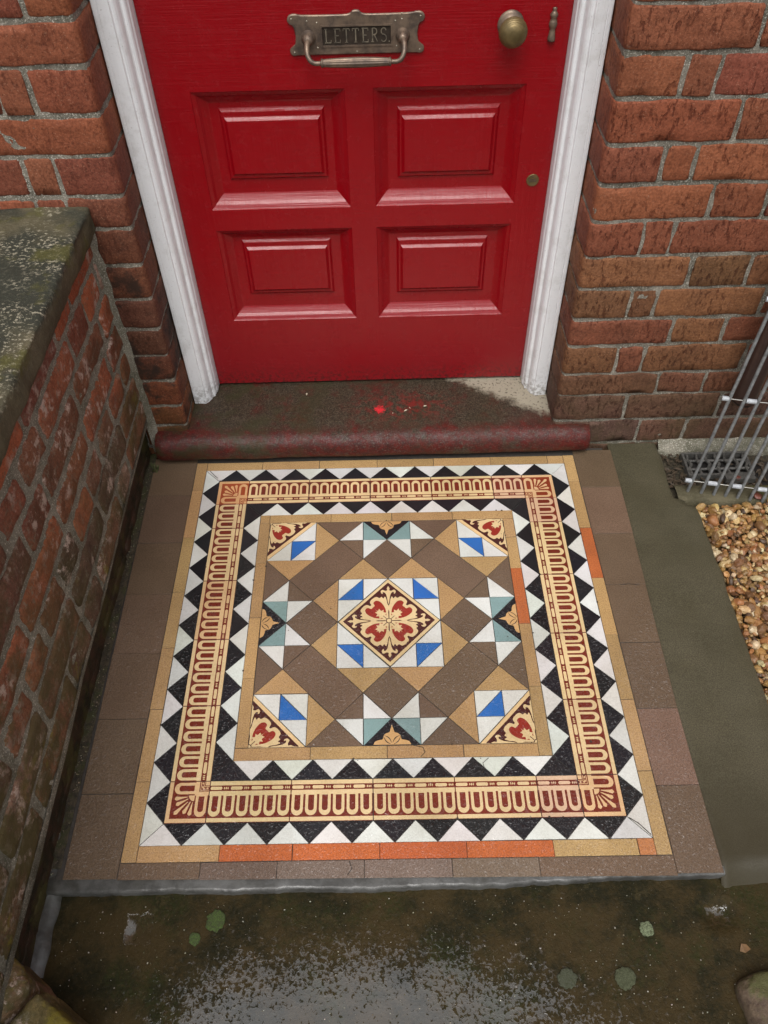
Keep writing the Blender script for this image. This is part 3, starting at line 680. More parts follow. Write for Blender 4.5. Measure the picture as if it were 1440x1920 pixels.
# right side
RZ = [-.03, .004, .083, .166, .232, .313, .386, .462, .54, .62, .697, .772, .853, .928, 1.003] + [1.078 + .075 * i for i in range(8)]
RJ = {1: [.22, .338], 2: [.172, .40], 3: [.232, .344, .57], 4: [.12, .182, .415], 5: [.228, .345, .575], 6: [.117, .175, .408], 7: [.228, .350, .575],
      8: [.111, .171, .400], 9: [.228, .335, .565], 10: [.114, .174, .40], 11: [.232, .345, .575], 12: [.113, .171, .40], 13: [.222, .335, .56]}
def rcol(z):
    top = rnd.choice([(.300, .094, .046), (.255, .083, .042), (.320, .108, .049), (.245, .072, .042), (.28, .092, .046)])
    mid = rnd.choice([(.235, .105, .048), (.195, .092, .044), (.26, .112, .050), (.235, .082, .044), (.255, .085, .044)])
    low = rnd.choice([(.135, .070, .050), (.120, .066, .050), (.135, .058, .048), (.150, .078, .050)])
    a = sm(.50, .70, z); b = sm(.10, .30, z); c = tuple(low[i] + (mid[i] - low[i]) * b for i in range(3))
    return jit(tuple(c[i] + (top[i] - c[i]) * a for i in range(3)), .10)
def side(x0, y0, sgn, Z, J, colf, mats, zmin, ext, rr=.0022, j=.0078):
    P = facade(x0, y0, sgn); mb = MB()
    for i in range(len(Z) - 1):
        za, zb = Z[i] + j / 2, Z[i + 1] - j / 2
        if zb - za < .015: continue
        ds = list(J.get(i, []))
        if not ds: ds = [.115, .175, .40] if i % 2 else [.23, .345, .575]
        while ds[-1] < ext: ds.append(ds[-1] + (.115 if len(ds) % 2 else .232))
        s = -.14
        for d in ds:
            e = S_OF(min(d, ext)); c = colf((za + zb) / 2)
            if e - s < .03: continue
            zz = rnd.uniform(-.001, .001)
            brick(mb, P, s, e - j / 2, za + zz, zb + zz, c, rr * rnd.uniform(.7, 2.2), .0020, rnd.uniform(-.0012, .0012), rag=.0048, seg=.009); s = e + j / 2
            if d >= ext: break
    mortar(mb, P, -.14, S_OF(ext), Z[0], Z[-1], -.0026, amp=.0014, m=1)
    return mb.build('brick_wall', mats, house)
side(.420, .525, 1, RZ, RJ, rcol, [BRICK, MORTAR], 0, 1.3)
LZ = [-.03, .020, .091, .157, .236, .310, .384, .462, .544, .626, .694, .773, .846, .928, .998] + [1.073 + .075 * i for i in range(8)]
LJ = {2: [.20], 4: [.225], 6: [.23], 8: [.10, .33], 10: [.113, .172, .40], 11: [.225, .34], 12: [.113, .17, .40], 13: [.235, .345], 14: [.08, .14, .37]}
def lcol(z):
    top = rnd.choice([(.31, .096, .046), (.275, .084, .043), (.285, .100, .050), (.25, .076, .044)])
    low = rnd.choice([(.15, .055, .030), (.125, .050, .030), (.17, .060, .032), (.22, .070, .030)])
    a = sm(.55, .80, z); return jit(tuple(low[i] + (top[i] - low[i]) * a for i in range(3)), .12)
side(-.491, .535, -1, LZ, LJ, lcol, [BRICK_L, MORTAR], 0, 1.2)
# upper house wall above the close brickwork and over the doorway (brick pattern material)
g = NG('upper_brick'); bt = g.n.new('ShaderNodeTexBrick'); cmb = g.n.new('ShaderNodeCombineXYZ'); X = g.xyz(); g.l.new(X[0], cmb.inputs[0]); g.l.new(X[2], cmb.inputs[1]); g.l.new(cmb.outputs[0], bt.inputs['Vector'])
bt.inputs['Scale'].default_value = 1; bt.inputs['Brick Width'].default_value = .23; bt.inputs['Row Height'].default_value = .075; bt.inputs['Mortar Size'].default_value = .005
bt.inputs['Color1'].default_value = (.28, .078, .034, 1); bt.inputs['Color2'].default_value = (.20, .055, .03, 1); bt.inputs['Mortar'].default_value = (.28, .25, .2, 1)
UPB = g.done(bt.outputs[0], .8, g.bump(g.noise(60, 5), .5, .002))
mb = MB(); ZT = 1.603; HT = 4.3
mb.box((-4, .5365, ZT - .005), (-.492, .80, HT)); mb.box((.421, .5265, ZT - .005), (4, .80, HT)); mb.box((-.4915, .53, 2.16), (.4205, .80, HT))
mb.box((-4, .545, -.05), (-1.69, .80, ZT - .006)); mb.box((1.72, .535, -.05), (4, .80, ZT - .006))
mb.box((-1.695, .56, -.05), (-.52, .80, ZT - .006)); mb.box((.45, .56, -.05), (1.725, .80, ZT - .006))
mb.build('upper_wall', UPB, house)

# ---------------------------------------------------------------- door frame
frame = empty('door_frame', (0, .66, .08)); tag(frame, 'white painted wooden frame with moulded posts around the red door', 'door frame')
def jamb(xo, sgn, zb):
    mb = MB()
    # profile from the outer back edge round to the door stop: (distance inwards, y)
    pr = [(0, .80), (0, .6320), (.0012, .6304), (.0030, .6300), (.0085, .6300), (.0095, .6308), (.0105, .6300), (.0290, .6300), (.0305, .6304), (.0315, .6330), (.0325, .6345), (.0345, .6350), (.0380, .6375), (.0410, .6420), (.0430, .6480), (.0440, .6545), (.0455, .6565), (.0480, .6570), (.0505, .6585), (.0525, .6620), (.0535, .6680), (.0545, .6700), (.0556, .6720), (.0560, .80)]
    P = []; zs = [0, .004, .012, .03] + [.03 + .05 * i for i in range(1, 42)]
    for k, zz in enumerate(zs):
        row = []
        for i, (d, y) in enumerate(pr):
            z = zb + zz; n1 = .00022 * nz(d, y, z, 25)
            zz2 = z
            if k == 0: zz2 = z + (.0005 + .002 * nz(d * 2, y * 2, 3, 40)) + (.006 if y > .66 else 0)
            row.append((xo + sgn * d + n1 * .6 * (1 if y < .79 else 0), y + n1 * (1 if y < .79 else 0) , zz2))
        P.append(row)
    mb.grid(P, smooth=False); mb.add(P[0], [tuple(range(len(pr)))])
    return mb.build('door_post', WHITE, frame)
jamb(-.4885, 1, .079); jamb(.4175, -1, .079)
mb = MB(); mb.box((-.4885, .631, 2.09), (.4175, .80, 2.158)); mb.build('head_rail', WHITE, frame)
# near-black blocks paint the shade inside the gap beside each post
mb = MB(); mb.box((-.52, .70, .0), (-.4890, .79, 2.158)); mb.box((.418, .70, .0), (.449, .79, 2.158)); mb.build('gap_dark', BLACKM, frame)

# ---------------------------------------------------------------- door
door = empty('front_door', (-.035, .70, .085)); tag(door, 'glossy red panelled front door with a brass letter plate and knob', 'door')
DX0, DX1, DZ0, DZ1, DY = -.4318, .3612, .086, 2.085, .700
mb = MB()
xs_ = [DX0, -.363, -.0615, -.007, .293, DX1]; zs_ = [DZ0, .282, .522, .571, .816, 1.10, 1.95, DZ1]
open_ = {(1, 1), (3, 1), (1, 3), (3, 3), (1, 5), (3, 5)}
for i in range(5):
    for j in range(7):
        if (i, j) in open_: continue
        x0, x1, z0, z1 = xs_[i], xs_[i + 1], zs_[j], zs_[j + 1]; nx = max(1, int((x1 - x0) / .03)); nz_ = max(1, int((z1 - z0) / .03))
        mb.grid([[(x0 + (x1 - x0) * a / nx, DY, z0 + (z1 - z0) * b / nz_) for a in range(nx + 1)] for b in range(nz_ + 1)])
mb.add([(DX0, DY, DZ0), (DX1, DY, DZ0), (DX1, DY + .04, DZ0), (DX0, DY + .04, DZ0)], [(0, 1, 2, 3)])
mb.add([(DX0, DY + .04, DZ0), (DX1, DY + .04, DZ0), (DX1, DY + .04, DZ1), (DX0, DY + .04, DZ1)], [(0, 1, 2, 3)])
for x in (DX0, DX1): mb.add([(x, DY, DZ0), (x, DY + .04, DZ0), (x, DY + .04, DZ1), (x, DY, DZ1)], [(0, 1, 2, 3)])
mb.build('door_leaf', RED, door)
def panel(x0, x1, z0, z1, f, gx=.009):
    """f = raised field rectangle (x0,x1,z0,z1)"""
    mb = MB(); R = []
    def rect(d, y, r=None):
        a, b, c, e = r or (x0, x1, z0, z1); R.append([(a + d, DY + y, c + d), (b - d, DY + y, c + d), (b - d, DY + y, e - d), (a + d, DY + y, e - d)])
    for d, y in ((0, 0), (.0012, .0018), (.003, .0030), (.006, .0046), (.009, .0064), (.014, .0115), (.019, .0150), (.0225, .0172), (.0250, .0188), (.0275, .0200), (.0290, .0205)): rect(d, y)
    k = (.011, .016, .012, .0155)
    ff = (f[0] - gx, f[1] + gx, f[2] - gx * 1.3, f[3] + gx * 1.75)
    rect(-.001, .0205, ff); rect(.0005, .0200, ff); rect(.0045, .0155, ff); rect(.0055, .0150, ff)
    rect(-.0015, .0148, f); rect(0, .0143, f); rect(.0050, .0092, f); rect(.0060, .0088, f)
    # each ring subdivided so paint bump stays even; flat shaded mouldings with small rounding from the extra rings
    for i in range(len(R) - 1):
        for s in range(4):
            a0, a1, b0, b1 = R[i][s], R[i][(s + 1) % 4], R[i + 1][s], R[i + 1][(s + 1) % 4]; n = 12
            def lp(p, q, t): return tuple(p[k] + (q[k] - p[k]) * t for k in range(3))
            def wob(p, t):
                e = min(t, 1 - t) * 4
                return (p[0], p[1] + .0004 * min(1, e) * nz(p[0], i, p[2], 40), p[2])
            mb.grid([[wob(lp(a0, a1, t / n), t / n) for t in range(n + 1)], [wob(lp(b0, b1, t / n), t / n) for t in range(n + 1)]])
    mb.add(R[-1], [(0, 1, 2, 3)])
    return mb.build('panel', RED, door)
panel(-.363, -.0615, .571, .816, (-.307, -.114, .641, .7605)); panel(-.007, .293, .571, .816, (.050, .238, .637, .7555))
panel(-.363, -.0615, .282, .522, (-.305, -.120, .357, .4725)); panel(-.007, .293, .282, .522, (.047, .236, .351, .4680))
panel(-.363, -.0615, 1.10, 1.95, (-.307, -.114, 1.17, 1.89)); panel(-.007, .293, 1.10, 1.95, (.050, .238, 1.17, 1.89))
# letter plate
LC = (-.034, .700, .912)
plate = None
out_pts = []
hw, hh = .1255, .0345
qt = cr([(0, hh + .0055), (.006, hh + .0045), (.012, hh), (.03, hh - .0015), (.095, hh - .001), (.110, hh + .001), (.120, hh), (.1255, hh - .006), (.1245, hh - .013), (.118, hh - .0165), (.1145, hh - .023), (.1125, 0)], 4)
qb = cr([(.1125, 0), (.1145, -hh + .021), (.119, -hh + .0165), (.1245, -hh + .012), (.1245, -hh + .004), (.118, -hh), (.105, -hh + .001), (.03, -hh + .001), (0, -hh + .001)], 4)
half = qt + qb[1:]
out_pts = half + [(-x, y) for x, y in reversed(half[1:-1])]
mb = MB(); n = len(out_pts); Y0 = .7
A = [(LC[0] + x, Y0, LC[2] + y) for x, y in out_pts]; B = [(LC[0] + x, Y0 - .0032, LC[2] + y) for x, y in out_pts]
Cc = [(LC[0] + x * .985, Y0 - .0046, LC[2] + y * .955) for x, y in out_pts]
mb.grid([A, B, Cc], smooth=False, close=True)
# face with slot hole: bridge outline to slot rectangle by angle
sx0, sx1, sz0, sz1 = -.0665, .0665, -.0205, .0165
def ray_rect(x, y):
    cxr, czr = 0, -.002; dx, dy = x - cxr, y - czr; t = 1e9
    if dx > 0: t = min(t, sx1 / dx)
    if dx < 0: t = min(t, sx0 / dx)
    if dy > 0: t = min(t, (sz1 - czr) / dy)
    if dy < 0: t = min(t, (sz0 - czr) / dy)
    return (cxr + dx * t, czr + dy * t)
H_ = [ray_rect(x, y) for x, y in out_pts]
D1 = [(LC[0] + x, Y0 - .0046, LC[2] + y) for x, y in H_]; D2 = [(LC[0] + x, Y0 - .0058, LC[2] + y) for x, y in H_]
D3 = [(LC[0] + x * .955, Y0 - .0058, LC[2] - .002 + (y + .002) * .86) for x, y in H_]; D4 = [(p[0], Y0 - .0008, p[2]) for p in D3]
mb.grid([Cc, D1, D2, D3, D4], smooth=False, close=True)
plate = mb.build('letter_plate', BRASS, door)
mb = MB(); fx, fz = .0633, .0155; cz = LC[2] - .002
mb.box((LC[0] - fx, Y0 - .0022, cz - fz), (LC[0] + fx, Y0 - .0009, cz + fz)); mb.build('flap', plain('dark_flap', (.05, .036, .026), .5, .4, 70, .6), plate)
for (x, y) in ((-.118, .028), (.118, .028), (-.117, -.028), (.117, -.028), (-.072, .021), (.084, .033), (.084, .024), (-.073, -.021), (.074, -.021), (.072, .021), (0, -.029), (-.090, .024)):
    mb = MB(); mb.lathe((LC[0] + x, Y0 - .0044, LC[2] + y), (0, -1, 0), [(0, .0016), (.0006, .0014), (.0010, .0006), (.0011, .00001)], 10); mb.build('screw', BRASS_L, plate)
# worn lettering, serif capitals as raised strokes
mb = MB(); yt = Y0 - .0022
def stroke(x0, z0, x1, z1, t=.0016):
    dx, dz = x1 - x0, z1 - z0; L = math.hypot(dx, dz); nx, nz2 = -dz / L * t / 2, dx / L * t / 2
    a = [(x0 + nx, z0 + nz2), (x1 + nx, z1 + nz2), (x1 - nx, z1 - nz2), (x0 - nx, z0 - nz2)]
    mb.add([(LC[0] + x, yt - .0002, cz + z) for x, z in a] + [(LC[0] + x, yt - .0012, cz + z) for x, z in a], [(0, 1, 2, 3), (4, 7, 6, 5), (0, 4, 5, 1), (1, 5, 6, 2), (2, 6, 7, 3), (3, 7, 4, 0)])
hL = .0115
def ch(c, x, w=.0115):
    b, t, m = -hL, hL, 0.0
    if c in 'LET': pass
    if c in 'LE':
        stroke(x + .0025, b, x + .0025, t, .0022); stroke(x, b, x + w, b); stroke(x + w, b - .0004, x + w, b + .0045, .0011)
        if c == 'L': stroke(x, t, x + .005, t, .0011)
        else: stroke(x, t, x + w, t); stroke(x + w, t, x + w, t - .004, .0011); stroke(x + .0025, m, x + w * .75, m, .0012)
    if c == 'T':
        stroke(x + w / 2, b, x + w / 2, t, .0022); stroke(x, t, x + w, t); stroke(x, t, x, t - .004, .0011); stroke(x + w, t, x + w, t - .004, .0011); stroke(x + w / 2 - .0025, b, x + w / 2 + .0025, b, .0011)
    if c in 'RS':
        if c == 'R': pts = [(x + .0025, t)] + [(x + .006 + .0045 * math.cos(a), t - .0055 + .0055 * math.sin(a)) for a in [math.pi / 2 - i * math.pi / 8 for i in range(9)]] + [(x + .0025, t - .011)]; stroke(x + .0025, b, x + .0025, t, .0022); stroke(x + .006, m, x + w, b); stroke(x, b, x + .005, b, .0011)
        else: pts = [(x + .006 + .0046 * math.cos(a), .0060 + .0056 * math.sin(a)) for a in [.25 + i * .55 for i in range(8)]] + [(x + .006 + .0050 * math.cos(a), -.0056 + .0062 * math.sin(a)) for a in [1.3 - i * .56 for i in range(8)]]
        for p, q in zip(pts, pts[1:]): stroke(*p, *q, .0017)
xx = -.0590
for c_ in 'LETTERS': ch(c_, xx); xx += .0172
mb.box((LC[0] + .0595, yt - .0012, cz - hL - .001), (LC[0] + .0615, yt - .0001, cz - hL + .001))
mb.build('lettering', plain('rubbed_letters', (.26, .22, .16), .4, .4, 90, .9, .2, .0003, dark=(.35, .36, .4, 1)), plate)
# pull handle
mb = MB(); yb = .652; zb_ = .880
for s, px in ((-1, -.1235), (1, .0515)):
    mb.lathe((px, Y0 - .0045, .9085), (0, -1, 0), [(0, .0135), (.002, .0132), (.005, .0105), (.009, .0100), (.014, .0095), (.018, .0070), (.020, .0045), (.0205, .0001)], 20)
    e = px + (-s) * .014
    pts = [(px, Y0 - .010, .908), (px + s * .001, Y0 - .024, .907), (px + s * .002, Y0 - .034, .901), (px + s * .001, Y0 - .042, .892), (px - s * .004, Y0 - .047, .884), (px - s * .012, yb, zb_), (px - s * .026, yb, zb_)]
    c2 = []
    for q in range(len(pts) - 1):
        p0, p1, p2, p3 = pts[max(q - 1, 0)], pts[q], pts[q + 1], pts[min(q + 2, len(pts) - 1)]
        for t in (0, .25, .5, .75): c2.append(tuple(.5 * (2 * p1[k] + (p2[k] - p0[k]) * t + (2 * p0[k] - 5 * p1[k] + 4 * p2[k] - p3[k]) * t * t + (3 * p1[k] - p0[k] - 3 * p2[k] + p3[k]) * t ** 3) for k in range(3)))
    mb.tube(c2, [.0052 - .0012 * i / len(c2) for i in range(len(c2))], 12)
    mb.lathe((px - s * .022, yb, zb_), (-s, 0, 0), [(0, .004), (.001, .0072), (.003, .0078), (.005, .0072), (.0055, .0001)], 20)
P = []; x0h, x1h = -.0965, .0245
for i in range(25):
    t = i / 24; r0 = .0068 + .0022 * math.sin(math.pi * t) ; row = []
    for k in range(48):
        a = 2 * math.pi * k / 48; r = r0 * (1 - .10 * abs(math.sin(a * 5)) ** 3 * (1 if .04 < t < .96 else 0)); row.append((x0h + (x1h - x0h) * t, yb + r * math.cos(a), zb_ + r * math.sin(a)))
    P.append(row)
mb.grid(P, close=True, smooth=True); mb.build('pull_handle', BRASS, plate)
# knob
mb = MB(); mb.lathe((.2505, Y0, .9205), (0, -1, 0), [(0, .0245), (.0025, .0240), (.004, .0215), (.0050, .0200), (.006, .0135), (.012, .0105), (.022, .0095), (.028, .012)], 40)
knob_rose = mb.build('knob_rose', BRASS, door)
prof = [(.027, .010), (.029, .0165)]; 
for i in range(60):
    t = i / 59; r = .0262 * math.sqrt(max(0, 1 - ((t - .30) / .72) ** 2)) if t > .3 else .0165 + (.0262 - .0165) * math.sin(t / .3 * math.pi / 2)
    r = max(r, .0001); gro = -.0007 * (1 - abs(math.cos(t * math.pi * 9))) ** 2 if .25 < t < .93 else 0
    prof.append((.029 + t * .027, max(.0001, r + gro)))
prof[-1] = (.056, .0001)
mb = MB(); mb.lathe((.2505, Y0, .9195), (0, -1, 0), prof, 48); mb.build('door_knob', BRASS_K, knob_rose)
# night latch escutcheon: slim baluster drop
mb = MB(); zc = [(.948, .002), (.946, .0045), (.943, .0028), (.9405, .0045), (.936, .0075), (.931, .0060), (.929, .0048), (.926, .0066), (.920, .0078), (.915, .0064), (.912, .0046), (.909, .0052), (.902, .0062), (.895, .0072), (.892, .0070), (.891, .0001)]
mb.lathe((.3285, Y0 - .002, .9), (0, 0, 1), [(h - .9, r) for h, r in zc], 20); mb.build('keyhole_cover', BRASS, door)
# round lock disc
mb = MB(); mb.lathe((.3275, Y0, .6215), (0, -1, 0), [(0, .0132), (.0022, .0130), (.0030, .0120), (.0026, .0112), (.0026, .0001)], 36)
lock = mb.build('lock_disc', BRASS_K, door)
mb = MB()
for i, x in enumerate((-.0068, -.0040, -.0012, .0016, .0044, .0066)): mb.box((.3275 + x - .0007, Y0 - .0034, .6195), (.3275 + x + .0007, Y0 - .0025, .6235))
mb.box((.3275 - .0078, Y0 - .0031, .6240), (.3275 + .0078, Y0 - .0025, .6246)); mb.box((.3275 - .0078, Y0 - .0031, .6184), (.3275 + .0078, Y0 - .0025, .6190))
mb.lathe((.3275, Y0 - .0025, .6290), (0, -1, 0), [(0, .0016), (.0006, .0014), (.0008, .0001)], 8)
mb.build('stamp', BRASS, lock)

# ---------------------------------------------------------------- doorstep with rounded nosing
mb = MB(); P = []; zt = .0785
def stepz(x, y): return .0012 * nz(x, y, 0, 14) + .0005 * nz(x, y, 4, 60)
prof = [(.80, zt), (.72, zt), (.69, zt), (.66, zt), (.63, zt), (.60, zt - .0005), (.575, zt - .001), (.555, zt - .0015), (.540, zt - .003)] + [(.530 - .0 - .045 * math.sin(t), .0330 + (zt - .004 - .0330) * math.cos(t)) for t in [math.pi * i / 16 for i in range(0, 9)]] + [(.4855, .024), (.4875, .017), (.492, .0125), (.505, .0115), (.56, .0115)]
NXs = 120; X0s, X1s = -.575, .5135
for i in range(NXs + 1):
    t = i / NXs; x = X0s + (X1s - X0s) * t; e = min(x - X0s, X1s - x); sh = .012 * max(0, 1 - e / .014) ** 2
    row = []
    for (y, z) in prof:
        q = stepz(x, y); cy_, cz_ = .56, .04
        yy_ = y + (cy_ - y) * sh * 6 if y < .54 else y; zz_ = z + (cz_ - z) * sh * 6 if y < .54 else z
        row.append((x, yy_ + q * .6 + (.002 * nz(x, 0, 0, 8) if y < .53 else 0), zz_ + q))
    P.append(row)
mb.grid(P)
mb.add(P[0], [tuple(range(len(prof)))]); mb.add(P[-1], [tuple(range(len(prof)))])
step = mb.build('doorstep', STEP); tag(step, 'worn dark red painted doorstep with rounded nosing under the red door', 'doorstep')
# paint flecks and chips lying on the step
for x, y, a, L in ((.055, .583, .6, .006), (.066, .592, 2.0, .0045), (.105, .598, .3, .005), (.022, .574, 1.5, .003), (-.20, .655, 1.4, .005)):
    mb = MB(); ca, sa = math.cos(a) * L, math.sin(a) * L; mb.add([(x - ca, y - sa, zt + .0022), (x + sa * .35, y - ca * .35, zt + .0018), (x + ca, y + sa, zt + .0024), (x - sa * .4, y + ca * .4, zt + .003), (x, y, zt + .0005)], [(0, 1, 2, 3), (0, 4, 1), (1, 4, 2), (2, 4, 3), (3, 4, 0)])
    tag(mb.build('plaster_chip', TWIG), 'tiny pale chip lying on the worn doorstep', 'chip', 'pale chips scattered on the doorstep')

# ---------------------------------------------------------------- garden wall at the left
gw = empty('garden_wall', (-.72, -.3, 0)); tag(gw, 'old mossy brick garden wall with a lichened stone coping beside the tiles', 'wall')
GX = -.580
def GP(s): return (GX + .004 * nz(0, s, 0, 3), .535 - s), (1, 0)
mb = MB(); z = .128; row = 0; SL = 2.2
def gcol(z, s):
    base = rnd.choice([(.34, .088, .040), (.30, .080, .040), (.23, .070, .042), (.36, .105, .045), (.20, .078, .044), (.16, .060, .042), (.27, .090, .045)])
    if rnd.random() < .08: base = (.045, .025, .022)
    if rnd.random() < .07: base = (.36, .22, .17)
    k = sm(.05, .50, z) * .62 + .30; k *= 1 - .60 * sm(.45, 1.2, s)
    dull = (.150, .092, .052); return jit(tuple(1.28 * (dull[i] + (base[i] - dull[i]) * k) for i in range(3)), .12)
while z < .59:
    s = -rnd.uniform(0, .12) if row % 2 else -.02; hd = row % 3 == 2
    h = .0640 + rnd.uniform(-.003, .003)
    while s < SL:
        L = (.100 if (hd and rnd.random() < .6) or rnd.random() < .3 else .212) + rnd.uniform(-.01, .01)
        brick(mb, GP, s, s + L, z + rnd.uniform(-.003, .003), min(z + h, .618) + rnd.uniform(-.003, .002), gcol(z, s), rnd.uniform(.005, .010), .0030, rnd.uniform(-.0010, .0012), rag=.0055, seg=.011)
        s += L + rnd.uniform(.009, .015)
    z += .0745; row += 1
mortar(mb, GP, -.02, SL, .116, .63, -.0034, amp=.0020, m=1)
# underside ledge of the brickwork and core
G = []
for i in range(160):
    s = -.02 + (SL + .02) * i / 159; p, n = GP(s); lz = .114 + .006 * nz(s, 0, 2, 9) - .012 * sm(.5, 1.0, s)
    G.append([(p[0] - .001, p[1], .13), (p[0] - .002, p[1], lz + .004), (p[0] - .006, p[1], lz), (p[0] - .028, p[1], lz - .002)])
mb.grid(G, m=1)
mb.box((-.90, -1.665, -.05), (-.612, .53, .62), m=1)
mb.build('brickwork', [BRICK_G, MORTAR_G], gw)
# recessed plinth course, wet, with the shade under the brickwork painted in
def PP(s): return (-.604 + .003 * nz(0, s, 7, 5), .535 - s), (1, 0)
mb = MB(); s = -.02
while s < SL:
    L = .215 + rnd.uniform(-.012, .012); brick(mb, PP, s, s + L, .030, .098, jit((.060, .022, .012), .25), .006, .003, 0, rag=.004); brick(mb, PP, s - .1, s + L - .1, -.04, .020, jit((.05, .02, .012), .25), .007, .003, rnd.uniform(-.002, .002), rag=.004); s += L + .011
mortar(mb, PP, -.02, SL, -.04, .13, -.002, amp=.003, m=1); mb.build('plinth', [DAMP_SHADE, DAMP_SHADE], gw)
# coping slab(s)
mb = MB()
ysl = [.533, -.30, -1.16, -1.67]
for i in range(3):
    ya, yb2 = ysl[i], ysl[i + 1] + .006; ny = int((ya - yb2) / .010); P = []
    pr = [(-.95, .60), (-.95, .66), (-.94, .672)] + [(-.93 + k * .0125, .677) for k in range(29)] + [(-.572, .6770), (-.566, .6764), (-.5635, .6745), (-.5625, .671), (-.5620, .660), (-.5620, .645), (-.5625, .632), (-.5645, .6255), (-.568, .6240), (-.60, .6235)]
    for j in range(ny + 1):
        y = ya + (yb2 - ya) * j / ny; r = []
        for (x, zz) in pr:
            a = .0030 * nz(x, y, zz, 16) + .0016 * nz(x, y, zz, 75); edge = zz < .674
            chip = .010 * max(0, nz(x * .2, y, 5, 10) - .12) if x > -.575 else 0
            r.append((x + (a * 1.5 if edge and x > -.7 else 0) - chip, y, zz + (a if zz > .66 else 0) - chip * .6))
        P.append(r)
    mb.grid(P); mb.add(P[0], [tuple(range(len(pr)))]); mb.add(P[-1], [tuple(range(len(pr)))])
mb.build('coping', STONE, gw)
# cement fillet where garden wall meets the house
mb = MB(); P = []
for i in range(60):
    z = .02 + .60 * i / 59; q = .004 * nz(0, 0, z, 25); q2 = .003 * nz(4, 0, z, 60)
    P.append([(GX + .011 + q, .5365, z), (GX + .007 + q, .531 + q2 * .5, z), (GX + .003 + q * .5, .527 + q2 * .5, z), (GX + .001, .521 + q, z), (GX - .006, .514 + q, z)])
mb.grid(P); mb.build('cement_fillet', MORTAR_G, gw)
P = []; mb = MB()
# small tufts of weed in the corners
def tuft(x, y, z, n, h, col, label, wall=None):
    mb = MB()
    for i in range(n):
        a = rnd.uniform(0, 6.28); L = h * rnd.uniform(.5, 1); w0 = .0012; bx, by = x + rnd.uniform(-.008, .008), y + rnd.uniform(-.008, .008)
        dx, dy = math.cos(a) * L * .5, math.sin(a) * L * .5; px_, py_ = -math.sin(a) * w0, math.cos(a) * w0
        mb.add([(bx - px_, by - py_, z), (bx + px_, by + py_, z), (bx + dx * .5 + px_, by + dy * .5 + py_, z + L * .6), (bx + dx * .5 - px_, by + dy * .5 - py_, z + L * .6), (bx + dx, by + dy, z + L * .8)], [(0, 1, 2, 3), (3, 2, 4)], jit(col, .3))
    return tag(mb.build('weed', LICH), label, 'weed')
tuft(-.583, .470, -.002, 26, .026, (.09, .10, .03), 'small pale weed in the dark corner below the left end of the doorstep')

# ---------------------------------------------------------------- rough brick pier lower left, mossy stone lower right
def lump(name, cx, cy, cz, rx, ry, rz, mat, seed, p=8, rz_=0., parent=None, tint=(.2, .1, .06), amp=.006):
    mb = MB(); P = []; nu, nv = 90, 44; cr_, sr_ = math.cos(rz_), math.sin(rz_)
    for j in range(nv + 1):
        ph = math.pi * j / nv - math.pi / 2; r = []
        for i in range(nu):
            th = 2 * math.pi * i / nu; c_ = lambda v: math.copysign(abs(v) ** (2 / p), v)
            x, y, z = rx * c_(math.cos(ph)) * c_(math.cos(th)), ry * c_(math.cos(ph)) * c_(math.sin(th)), rz * c_(math.sin(ph))
            q = Vector((x, y, z)); n_ = q.normalized(); d = amp * nz(x, y, z + seed, 16) + amp * .8 * nz(x, y, z + seed, 45) + amp * .3 * nz(x, y, z + seed, 120)
            q += n_ * d; r.append((cx + q.x * cr_ - q.y * sr_, cy + q.x * sr_ + q.y * cr_, cz + q.z))
        P.append(r)
    mb.grid(P, tint, close=True); return mb.build(name, mat, parent)
pier = empty('brick_pier', (-.62, -.78, -.05)); tag(pier, 'rough mossy brick pier foot in the lower corner beside the wet path', 'brick pier')
RA = math.atan2(-.094, .126); ux, uy = math.cos(RA), math.sin(RA); px0, py0 = -.551 - .095 * -uy * 1, -.677 - .095 * ux
for k, (t, L, dz) in enumerate(((-.075, .082, .0), (.062, .050, -.012))):
    lump('worn_brick', -.551 + ux * t + uy * .100, -.680 + uy * t - ux * .100, .032 + dz, L, .100, .078, BRICK_G, k * 5 + 1, 11, RA, pier, (.26, .145, .085) if k == 0 else (.20, .15, .06))
rk = lump('edging_stone', .650, -.745, -.030, .105, .085, .050, ROCK, 9, 6, .15); tag(rk, 'broken mossy stone at the edge of the wet path in the lower right corner', 'stone')

# ---------------------------------------------------------------- lichen spots, leaf on the path
def spot(x, y, r, col, label, grp=None):
    mb = MB(); n = 64; ring = lambda k, h: [(x + r * k * (1 + .22 * nz(math.cos(a), math.sin(a), x * 9, 2.5) + .07 * nz(math.cos(a), math.sin(a), x * 9, 5) + .07 * nz(math.cos(a), math.sin(a), x * 9, 12)) * math.cos(a), y + r * k * (1 + .22 * nz(math.cos(a), math.sin(a), x * 9, 2.5) + .07 * nz(math.cos(a), math.sin(a), x * 9, 5) + .07 * nz(math.cos(a), math.sin(a), x * 9, 12)) * math.sin(a), h) for a in [2 * math.pi * i / n for i in range(n)]]
    mb.grid([ring(1.0, -.0255), ring(1.0, -.0198), ring(.9, -.0190), ring(.55, -.0192), ring(.1, -.0194)], col, close=True); mb.add(ring(.1, -.0194), [tuple(range(n))], col)
    return tag(mb.build('lichen_patch', LICH), label, 'lichen', grp)
mb = MB()      # loose pale grit on the wet path and along the wall foot
